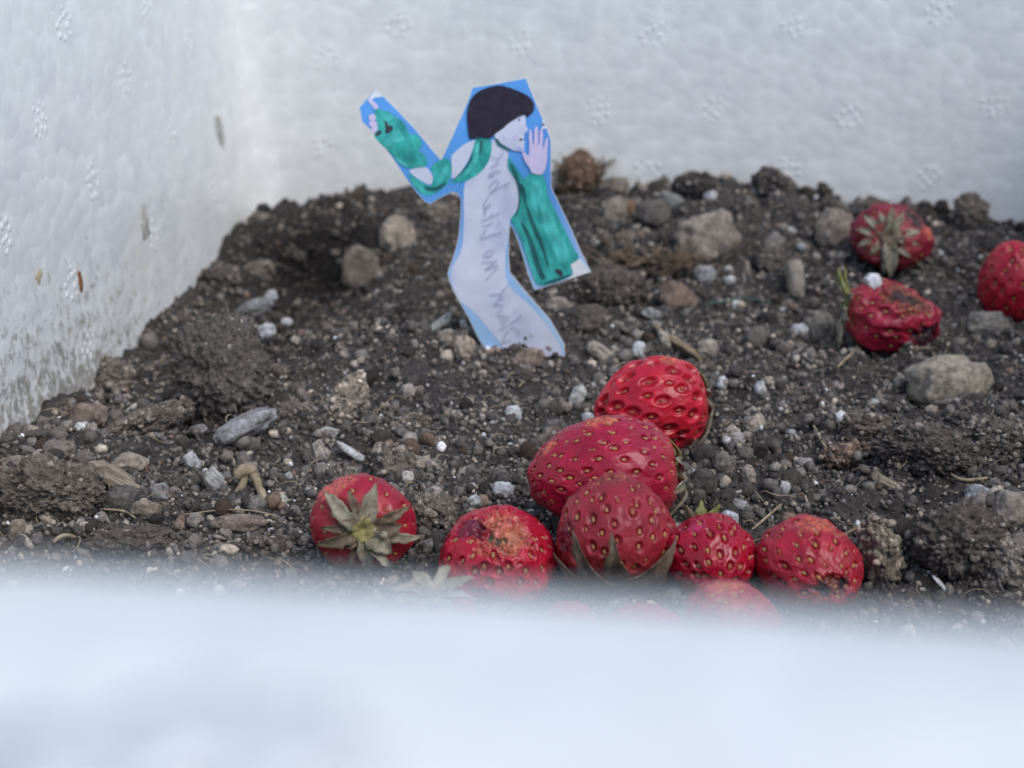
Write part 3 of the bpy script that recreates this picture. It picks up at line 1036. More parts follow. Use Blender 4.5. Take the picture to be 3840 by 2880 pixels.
bump(nt_, b_s, noise_n(nt_, 2200, 3, 0.6), 0.2, 0.0001)
# the sheet itself: 0.3 mm card
uvp, fp = fill(ccw(paper_uv(OUT)))
na = len(uvp)
fr, bk = paper_w(uvp, 0.0), paper_w(uvp, -0.00030)
edge = {}
for t_ in fp:
    for i in range(len(t_)):
        e = (t_[i], t_[(i + 1) % len(t_)])
        edge[e] = 1
rim_f = [[b2, a2, a2 + na, b2 + na] for (a2, b2) in edge if (b2, a2) not in edge]
make_mesh('sheet', np.concatenate([fr, bk]) - FO, fp + [[i + na for i in t_[::-1]] for t_ in fp] + rim_f, m_paper, False, parent=fig)

LAYER = [0.00003]


def printed(name, pts, mat, shade=None, crop=1, sm=2, label=None):
    LAYER[0] += 0.000012
    pl = smooth_poly(pts, sm) if sm else pts
    uv, f = fill(ccw(paper_uv(pl, crop)), 0.0010)
    c = np.ones((len(uv), 3))
    if shade:
        c = shade(uv, c)
    o = make_mesh(name, paper_w(uv, LAYER[0]) - FO, f, mat, True, c, fig)
    if label:
        o['label'] = label
    return o


def shrink(pts, k):
    """inset an outline by k trace pixels (leaves the white cut edge)"""
    p = np.array(pts, float)
    out = []
    n = len(p)
    for i in range(n):
        a, b_, c = p[i - 1], p[i], p[(i + 1) % n]
        e1, e2 = nrm(b_ - a), nrm(c - b_)
        n1, n2 = np.array([-e1[1], e1[0]]), np.array([-e2[1], e2[0]])
        m_ = nrm(n1 + n2)
        out.append(tuple(b_ + m_ * k / max(0.5, np.dot(m_, n1))))
    return out


ALB = 1.42      # printed ink on card: photo value -> albedo
blue = print_mat('print_blue', srgb(84, 146, 224, ALB), 0.07, 90)
teal = print_mat('print_teal', srgb(40, 138, 130, ALB), 0.10, 260, srgb(66, 172, 164, ALB), (1, 1, 0.4))
teal_l = print_mat('print_teal_light', srgb(72, 172, 164, ALB), 0.12, 420, None, (1, 1, 0.4))
teal_d = print_mat('print_teal_dark', srgb(38, 92, 92, ALB), 0.2, 420)
skin = print_mat('print_skin', srgb(190, 195, 218, ALB), 0.05, 150)
skin2 = print_mat('print_skin_shade', srgb(160, 170, 208, ALB), 0.05, 150)
pink = print_mat('print_hand', srgb(192, 182, 212, ALB), 0.05, 200)
hairm = print_mat('print_hair', srgb(46, 41, 54, 1.2), 0.15, 500)
line = print_mat('print_pencil', srgb(164, 168, 186, 1.35), 0.25, 2500)
dark = print_mat('print_dark', srgb(56, 58, 66, ALB), 0.2, 900)
lip = print_mat('print_lip', srgb(128, 88, 116, ALB), 0.1, 900)
white = print_mat('print_white', srgb(206, 208, 232, ALB), 0.03, 400)


def blue_shade(uv, c):
    h, u = uv[:, 1], uv[:, 0]
    pale = (sstep(0.056, 0.018, h) * (0.75 + 0.25 * (u > 0.004)))[:, None]
    deep = (sstep(0.055, 0.085, h) * sstep(0.0, 0.012, u))[:, None]
    c = c * (1 - pale) + pale * np.array([3.9, 1.75, 1.05])
    return c * (1 - deep * np.array([0.40, 0.25, 0.14]))


def blob(uv, c, pts, amp, col):
    P_ = np.array(paper_uv([(x, y) for x, y, r in pts]))
    for (u0, h0), (_, _, r) in zip(P_, pts):
        k = np.exp(-(((uv[:, 0] - u0) ** 2 + (uv[:, 1] - h0) ** 2) / (r * 5.6e-5) ** 2))[:, None] * amp
        c = c * (1 - k) + c * np.array(col) * k
    return c


def wash(uv, c, k=0.10):
    p3 = np.column_stack([uv, np.zeros(len(uv))])
    return c * (1 + k * fbm(p3 * 220 + 3, 3)[:, None])


def body_shade(uv, c):
    c = blob(uv, c, [(950, 760, 60), (965, 820, 45), (920, 930, 60), (925, 1010, 50), (1060, 1520, 70), (1020, 1430, 45), (735, 640, 40), (900, 1340, 60), (640, 1210, 40)], 0.55, (0.72, 0.76, 0.86))
    c = blob(uv, c, [(820, 850, 80), (760, 1150, 90), (800, 700, 60)], 0.5, (1.10, 1.09, 1.06))
    return wash(uv, c, 0.08)


def face_shade(uv, c):
    c = blob(uv, c, [(960, 430, 35), (1000, 455, 30), (1040, 350, 20), (900, 395, 25)], 0.5, (0.78, 0.80, 0.88))
    return wash(uv, c, 0.05)


def teal_shade(uv, c):
    p3 = np.column_stack([uv[:, 0] * 620 + uv[:, 1] * 260, uv[:, 1] * 150 - uv[:, 0] * 60, np.zeros(len(uv))])
    n_ = fbm(p3, 3)[:, None]
    c = c * (1 + 0.55 * n_)
    n2 = fbm(np.column_stack([uv * 130, np.zeros(len(uv))]), 2)[:, None]
    return np.clip(c * (1 + 0.5 * n2 * np.array([1.2, 0.9, 0.8])), 0.3, 1.8)


def hair_shade(uv, c):
    return np.clip(c * (1 + 0.5 * fbm(np.column_stack([uv * 300, np.zeros(len(uv))]), 3)[:, None]), 0.5, 1.8)


printed('backdrop_print', shrink(OUT, 3.0), blue, blue_shade, sm=0, label='blue painted backdrop around the figure, paler towards the bottom')
printed('tip_print', [(158, 170), (197, 119), (240, 156), (195, 160), (172, 176)], white, sm=0)
printed('body_print', [(868, 398), (905, 425), (945, 448), (965, 470), (958, 520), (955, 570), (985, 610), (1005, 640), (1018, 690), (1025, 760), (1015, 810), (990, 845), (968, 868), (964, 960),
        (946, 1040), (945, 1120), (948, 1220), (1000, 1290), (1060, 1330), (1130, 1400), (1200, 1490), (1268, 1590), (1280, 1750), (940, 1750), (926, 1580), (880, 1530), (800, 1430), (740, 1370), (690, 1340),
        (650, 1270), (630, 1200), (640, 1130), (690, 1060), (705, 950), (705, 850), (705, 760), (705, 650), (760, 620), (830, 560), (860, 500), (865, 440)], skin, body_shade, label='pale lilac body with pencil lettering')
printed('shoulder_print', [(768, 405), (730, 420), (690, 445), (650, 480), (632, 500), (637, 560), (635, 642), (680, 602), (730, 530), (752, 470), (774, 420)], skin)
printed('forearm_print', [(385, 578), (440, 562), (490, 558), (520, 595), (530, 630), (518, 668), (470, 645), (425, 615)], skin)
wrap = printed('wrap_print', [(768, 405), (800, 395), (825, 386), (855, 400), (866, 440), (862, 500), (834, 560), (784, 612), (720, 645), (660, 657), (618, 652), (660, 632), (700, 592), (738, 530), (756, 470)], teal, teal_shade, label='teal wrap over the shoulder')
printed('wrap_light', [(775, 425), (800, 410), (812, 430), (790, 520), (750, 580), (690, 630), (720, 590), (755, 530), (768, 470)], teal_l, teal_shade)
printed('wrap_dark', [(752, 475), (758, 500), (735, 550), (690, 605), (640, 645), (628, 648), (690, 595), (735, 530)], teal_d, teal_shade)
printed('wrap_dark', [(800, 415), (812, 405), (815, 440), (800, 490), (790, 500), (795, 450)], teal_d, teal_shade)
printed('sleeve_print', [(575, 521), (605, 505), (630, 530), (638, 580), (625, 640), (590, 682), (540, 715), (490, 727), (440, 697), (400, 642), (384, 584), (430, 622), (480, 657), (515, 672), (532, 640), (527, 592), (512, 580), (530, 540)], teal, teal_shade)
printed('sleeve_light', [(590, 560), (615, 550), (620, 590), (590, 630), (560, 650), (570, 600)], teal_l, teal_shade)
printed('sleeve_light', [(398, 610), (430, 640), (480, 690), (500, 708), (450, 690), (410, 645)], teal_l, teal_shade)
printed('sleeve_dark', [(525, 680), (560, 670), (610, 640), (590, 676), (545, 700), (500, 700), (470, 670)], teal_d, teal_shade)
printed('finger_print', [(152, 175), (168, 165), (216, 205), (214, 226), (196, 228), (178, 203)], pink)
for cx_, cy_ in ((187, 272), (190, 308), (203, 340)):
    printed('knuckle_print', [(cx_ + 24 * math.cos(R(a_)) - 3, cy_ + 20 * math.sin(R(a_))) for a_ in range(0, 360, 40)], pink)
printed('sleeve_print', [(190, 235), (215, 220), (240, 235), (275, 240), (310, 270), (350, 290), (375, 330), (395, 375), (430, 370), (455, 388), (470, 430), (450, 460), (442, 458), (480, 490), (498, 525), (494, 556), (440, 563), (385, 569), (330, 535), (295, 485), (268, 458), (235, 430), (193, 385), (200, 355), (216, 340), (208, 290)], teal, teal_shade, label='ruffled teal sleeve on the raised arm')
printed('sleeve_light', [(235, 262), (280, 250), (310, 275), (290, 290), (245, 290)], teal_l, teal_shade)
printed('sleeve_light', [(330, 330), (350, 370), (375, 400), (320, 415), (270, 445), (235, 420), (280, 390), (310, 360)], teal_l, teal_shade)
printed('sleeve_light', [(300, 480), (330, 510), (370, 530), (400, 560), (370, 560), (325, 525)], teal_l, teal_shade)
printed('fold_dark', [(250, 290), (268, 300), (275, 325), (300, 318), (302, 345), (278, 362), (255, 370), (258, 330)], dark)
printed('fold_dark', [(196, 372), (215, 350), (240, 345), (235, 365), (212, 382)], dark)
printed('sleeve_dark', [(270, 460), (330, 440), (400, 425), (440, 445), (400, 470), (340, 490), (300, 485)], teal, teal_shade)
printed('sleeve_print', [(958, 505), (968, 512), (990, 545), (1020, 580), (1050, 640), (1070, 610), (1090, 598), (1130, 607), (1162, 597), (1180, 660), (1190, 730), (1240, 830), (1290, 930), (1340, 1030), (1376, 1085),
         (1322, 1120), (1338, 1180), (1260, 1215), (1185, 1240), (1130, 1246), (1095, 1160), (1060, 1060), (1030, 970), (985, 885), (972, 862), (1015, 812), (1027, 760), (1020, 690), (1007, 640), (986, 610), (960, 565)], teal, teal_shade, sm=1, label='long hanging teal sleeve')
printed('corner_print', [(1322, 1122), (1378, 1087), (1434, 1164), (1300, 1208), (1338, 1180)], white, sm=0)
printed('sleeve_light', [(1085, 650), (1150, 640), (1160, 720), (1210, 830), (1260, 950), (1330, 1080), (1260, 1130), (1210, 1000), (1150, 880), (1100, 800)], teal_l, teal_shade)
printed('sleeve_dark', [(1030, 870), (1060, 900), (1100, 980), (1128, 1060), (1150, 1140), (1186, 1205), (1150, 1212), (1122, 1150), (1100, 1080), (1072, 980), (1046, 915)], teal_d, teal_shade)
printed('sleeve_dark', [(1022, 660), (1040, 655), (1060, 690), (1066, 760), (1058, 810), (1050, 740), (1030, 700)], teal_d, teal_shade)
printed('sleeve_dark', [(968, 530), (990, 560), (1012, 600), (1030, 660), (1034, 760), (1020, 830), (985, 870), (1018, 800), (1026, 740), (1015, 660), (985, 600)], teal_d, teal_shade)
printed('sleeve_dark', [(1066, 770), (1080, 800), (1120, 900), (1168, 1010), (1200, 1140), (1188, 1140), (1150, 1020), (1100, 920), (1070, 840)], teal_d, teal_shade)
printed('sleeve_dark', [(1130, 760), (1150, 800), (1165, 900), (1150, 920), (1130, 860)], teal, teal_shade)
printed('sleeve_light', [(1040, 990), (1060, 1000), (1100, 1130), (1130, 1225), (1112, 1200), (1075, 1100)], teal_l, teal_shade)
printed('sleeve_dark', [(1225, 1150), (1258, 1146), (1275, 1160), (1280, 1190), (1262, 1188), (1240, 1172)], dark)
printed('sleeve_dark', [(1160, 1226), (1240, 1200), (1300, 1180), (1335, 1178), (1260, 1212), (1185, 1236)], teal_d, teal_shade)
printed('face_print', [(1055, 258), (1063, 300), (1060, 325), (1077, 348), (1066, 366), (1052, 372), (1054, 393), (1046, 404), (1057, 420), (1052, 440), (1056, 472), (1030, 476), (985, 466), (945, 442), (910, 422), (888, 400), (878, 378), (925, 340), (960, 312), (1000, 288)], skin, face_shade, sm=1, label='pale profile face turned right')
printed('jaw_line', [(880, 380), (895, 395), (915, 425), (950, 448), (978, 462), (968, 472), (940, 458), (905, 440), (888, 412)], teal_d, teal_shade)
printed('hair_print', [(735, 402), (727, 330), (720, 262), (733, 190), (770, 140), (830, 110), (905, 94), (960, 107), (1030, 133), (1085, 163), (1110, 200), (1110, 242), (1085, 265), (1062, 282), (1055, 262), (1000, 290), (960, 315), (928, 345), (895, 366), (872, 386), (850, 402), (800, 390), (760, 402)], hairm, hair_shade, sm=1, label='dark bobbed hair')
printed('ear_print', [(880, 382), (896, 370), (906, 385), (898, 402), (886, 398)], skin)
printed('eye_print', [(1014, 288), (1030, 284), (1028, 306), (1018, 304)], line)
printed('eye_print', [(1019, 288), (1027, 287), (1025, 300), (1020, 299)], dark)
printed('lip_print', [(1022, 402), (1040, 396), (1048, 404), (1038, 414), (1026, 412)], lip)
printed('lip_print', [(1026, 404), (1040, 400), (1044, 406), (1030, 409)], dark)
printed('brow_print', [(1008, 282), (1026, 274), (1042, 272), (1042, 277), (1026, 280), (1010, 287)], line)
printed('nose_print', [(1056, 352), (1068, 350), (1066, 362), (1054, 366)], skin2)
printed('cheek_print', [(985, 380), (1010, 372), (1022, 390), (1010, 410), (988, 405)], pink)
printed('chin_print', [(1000, 452), (1030, 446), (1050, 455), (1050, 468), (1025, 472)], skin2)
printed('mole_print', [(928, 390), (940, 388), (942, 400), (930, 402)], line)
printed('hand_print', [(1092, 592), (1088, 570), (1062, 537), (1046, 502), (1041, 470), (1056, 474), (1074, 500), (1084, 482), (1080, 352), (1096, 345), (1103, 436), (1110, 436), (1111, 340), (1124, 328), (1134, 338), (1134, 438), (1141, 438),
        (1143, 352), (1154, 343), (1163, 362), (1160, 448), (1167, 456), (1177, 396), (1193, 394), (1187, 470), (1186, 530), (1168, 600), (1130, 607)], pink, sm=1, label='raised pinkish hand with spread fingers')
printed('nick_print', [(1157, 292), (1164, 300), (1170, 322), (1184, 338), (1150, 350), (1158, 330)], white, sm=0)
printed('nick_print', [(1163, 308), (1170, 326), (1164, 330), (1158, 320)], dark, sm=0)


def strokes(name, groups, width, mat, label):
    LAYER[0] += 0.00002
    vv_, ff_ = [], []
    for crop, pts in groups:
        p = np.array(paper_uv(pts, crop))
        # Chaikin for the open line
        for _ in range(2):
            qs = [p[0]]
            for i in range(len(p) - 1):
                qs += [0.75 * p[i] + 0.25 * p[i + 1], 0.25 * p[i] + 0.75 * p[i + 1]]
            p = np.array(qs + [p[-1]])
        tg = np.gradient(p, axis=0)
        tg /= np.linalg.norm(tg, axis=1)[:, None] + 1e-12
        nr = np.stack([-tg[:, 1], tg[:, 0]], 1)
        w = width * (0.8 + 0.4 * np.abs(np.sin(np.arange(len(p)) * 0.7)))[:, None]
        b0 = sum(len(x) for x in vv_)
        vv_.append(np.concatenate([p + nr * w / 2, p - nr * w / 2]))
        n = len(p)
        ff_ += [[b0 + i, b0 + i + n, b0 + i + n + 1, b0 + i + 1] for i in range(n - 1)]
    uv = np.concatenate(vv_)
    o = make_mesh(name, paper_w(uv, LAYER[0]) - FO, ff_, mat, True, np.ones((len(uv), 3)), fig)
    o['label'] = label


LET = [(3, [(705, 1415), (690, 1360), (640, 1310), (580, 1330), (525, 1400), (500, 1480), (480, 1540)]), (3, [(595, 1495), (520, 1505), (450, 1530)]),
       (3, [(735, 1160), (640, 1230), (540, 1300), (430, 1350)]), (3, [(405, 1165), (570, 1165), (540, 1220), (500, 1270), (460, 1280), (490, 1180)]),
       (3, [(415, 1120), (480, 1070), (485, 1030), (440, 1010), (365, 1025), (420, 960), (490, 915)]), (3, [(320, 885), (420, 875), (490, 915)]), (3, [(555, 755), (500, 820), (440, 900)]),
       (3, [(265, 690), (330, 610), (450, 490), (320, 530), (235, 570), (330, 500), (430, 430), (320, 460), (200, 460)]),
       (3, [(265, 400), (235, 385), (250, 330), (300, 310), (350, 300), (360, 340), (320, 380), (270, 400), (290, 350)]), (3, [(215, 200), (228, 225)]),
       (4, [(855, 1515), (720, 1540), (600, 1590), (465, 1640), (500, 1560), (580, 1470)]), (4, [(500, 1410), (560, 1415), (640, 1370), (680, 1340)]), (4, [(795, 1325), (815, 1385)]),
       (4, [(490, 1310), (560, 1300), (660, 1240), (670, 1180)]), (4, [(660, 1240), (790, 1210), (780, 1150)]),
       (4, [(560, 1240), (550, 1150), (560, 1120), (640, 1060), (650, 1020), (600, 1050), (540, 1120), (530, 1060), (580, 950), (620, 870)]),
       (4, [(640, 840), (690, 800), (870, 700), (990, 645)]), (4, [(640, 740), (660, 670), (740, 610), (790, 640), (770, 720), (700, 790), (650, 830)]), (4, [(905, 715), (950, 780)]),
       (4, [(620, 550), (650, 490), (720, 450), (790, 460), (820, 490)]), (4, [(640, 550), (720, 530), (730, 500), (680, 500), (640, 540)]),
       (4, [(650, 400), (720, 350), (790, 330), (760, 250), (680, 215)]), (4, [(760, 250), (830, 200), (860, 130)])]
strokes('pencil_lettering', LET, 0.00034, line, 'handwritten grey pencil lettering running up the body')

# ------------------------------------------------------------------ stones, clods, chips lying on the soil
TAN, BEIGE, GREY, PALE, WHITE = (0.26, 0.21, 0.155), (0.36, 0.30, 0.23), (0.26, 0.25, 0.235), (0.42, 0.40, 0.36), (0.60, 0.60, 0.57)
BROWN, DKBR, PINK, RUST = (0.150, 0.125, 0.098), (0.115, 0.096, 0.078), (0.34, 0.25, 0.20), (0.17, 0.105, 0.070)
KEEP = []


def lump_mesh(kind, a, b_, c, seed, color):
    """local x = along the image right, y = up, z = towards the viewer"""
    s = float(seed) * 1.91
    n = {'stone': 4, 'clod': 6 if max(a, b_) > 0.0105 else 5, 'chip': 4, 'perlite': 4, 'pellet': 4}[kind]
    v, f = ico(n)
    dims = np.array([a, b_, c])
    if kind == 'stone':
        q = np.sign(v) * np.abs(v) ** 0.85
        q = q * (1 + 0.40 * fbm(v * 1.2 + s, 2)[:, None] + 0.24 * np.abs(fbm(v * 2.8 + s, 3))[:, None] + 0.07 * fbm(v * 8 + s, 3)[:, None])
    elif kind == 'pellet':
        q = v * (1 + 0.26 * fbm(v * 1.3 + s, 2)[:, None] + 0.14 * fbm(v * 3.5 + s, 4, 0.6)[:, None])
    elif kind == 'clod':
        w = v + 0.25 * np.stack([fbm(v * 2 + s, 2), fbm(v * 2 + s + 9, 2), fbm(v * 2 + s + 21, 2)], 1)
        q = v * (1 + 0.42 * fbm(w * 1.5 + s, 2)[:, None] + 0.30 * np.abs(fbm(w * 4.5 + s, 3))[:, None] + 0.26 * np.abs(fbm(w * 8 + s, 4, 0.66))[:, None] - 0.12)
    elif kind == 'chip':
        q = np.sign(v) * np.abs(v) ** 0.6
        q = q * (1 + 0.20 * fbm(v * 1.3 + s, 2)[:, None] + 0.06 * fbm(v * np.array([2, 9, 9]) + s, 3)[:, None])
        q[:, 1] += 0.35 * (c / b_) * fbm(np.stack([v[:, 0] * 1.2, v[:, 0] * 0, v[:, 2] * 0.7], 1) + s, 2)
    else:
        q = np.sign(v) * np.abs(v) ** 0.8
        q = q * (1 + 0.28 * fbm(v * 1.5 + s, 2)[:, None] + 0.25 * np.abs(fbm(v * 4 + s, 3))[:, None])
    q = q * dims
    col = np.array(color)[None, :] * (1 + 0.35 * fbm(v * 2.5 + s, 3)[:, None])
    # earth clinging to the stone
    if kind in ('stone', 'chip', 'pellet', 'perlite'):
        k = (sstep(0.05, 0.35, fbm(v * 2.2 + s + 40, 3)) * (0.25 if kind == 'perlite' else 0.6))[:, None]
        col = col * (1 - k) + np.array([0.11, 0.09, 0.07]) * k
    if kind == 'clod':
        # grains bound into the clod
        r3 = np.random.default_rng(int(seed) + 900)
        gv, gf = ico(1)
        ng = int(min(420, 90 + 6e6 * a * b_))
        pick = r3.integers(0, len(q), ng)
        vs_, fs_, cs_ = [q], [f], [col]
        base_n = len(q)
        for i in pick:
            r_ = 0.00025 + 0.0010 * r3.random() ** 2.2
            vs_.append(gv * r_ * r3.uniform(0.5, 1.4, 3) + q[i] * r3.uniform(0.93, 1.01))
            fs_.append(gf + base_n)
            base_n += len(gv)
            cc = np.array(color) * r3.uniform(0.6, 2.3) if r3.random() < 0.9 else np.array(BEIGE) * r3.uniform(0.8, 1.2)
            cs_.append(np.repeat(cc[None, :], len(gv), 0))
        q, f, col = np.concatenate(vs_), np.concatenate(fs_), np.concatenate(cs_)
    return q, f, np.clip(col, 0.01, 0.9)


def rock(name, kind, px, py, w, h, ang, color, label, cat, depth=None, sit=0.34, mat=None, group=None, at=None):
    if at is None:
        p, t = hit(px, py + h * sit)
    else:
        p, t = at
    s = t / FPX
    a, b_ = w * 0.5 * s, h * 0.5 * s
    c = (depth * 0.5 * s) if depth else 0.5 * (a + b_) * 0.8
    ctr = p + UP * (h * sit * s)
    X = RIGHT * math.cos(R(ang)) + UP * math.sin(R(ang))
    Y = -RIGHT * math.sin(R(ang)) + UP * math.cos(R(ang))
    Bm = np.column_stack([X, Y, -FWD])
    q, f, col = lump_mesh(kind, a, b_, c, px * 0.37 + py * 0.11, color)
    o = make_mesh(name, q, f, M[mat or {'stone': 'stone', 'clod': 'clod', 'chip': 'wood', 'perlite': 'perlite', 'pellet': 'stone'}[kind]], True, col)
    o.matrix_world = Matrix(np.vstack([np.column_stack([Bm, ctr]), [0, 0, 0, 1]]).tolist())
    KEEP.append((ctr[0], ctr[1], max(a, c) * 0.8))
    return tag(o, label, cat, group)


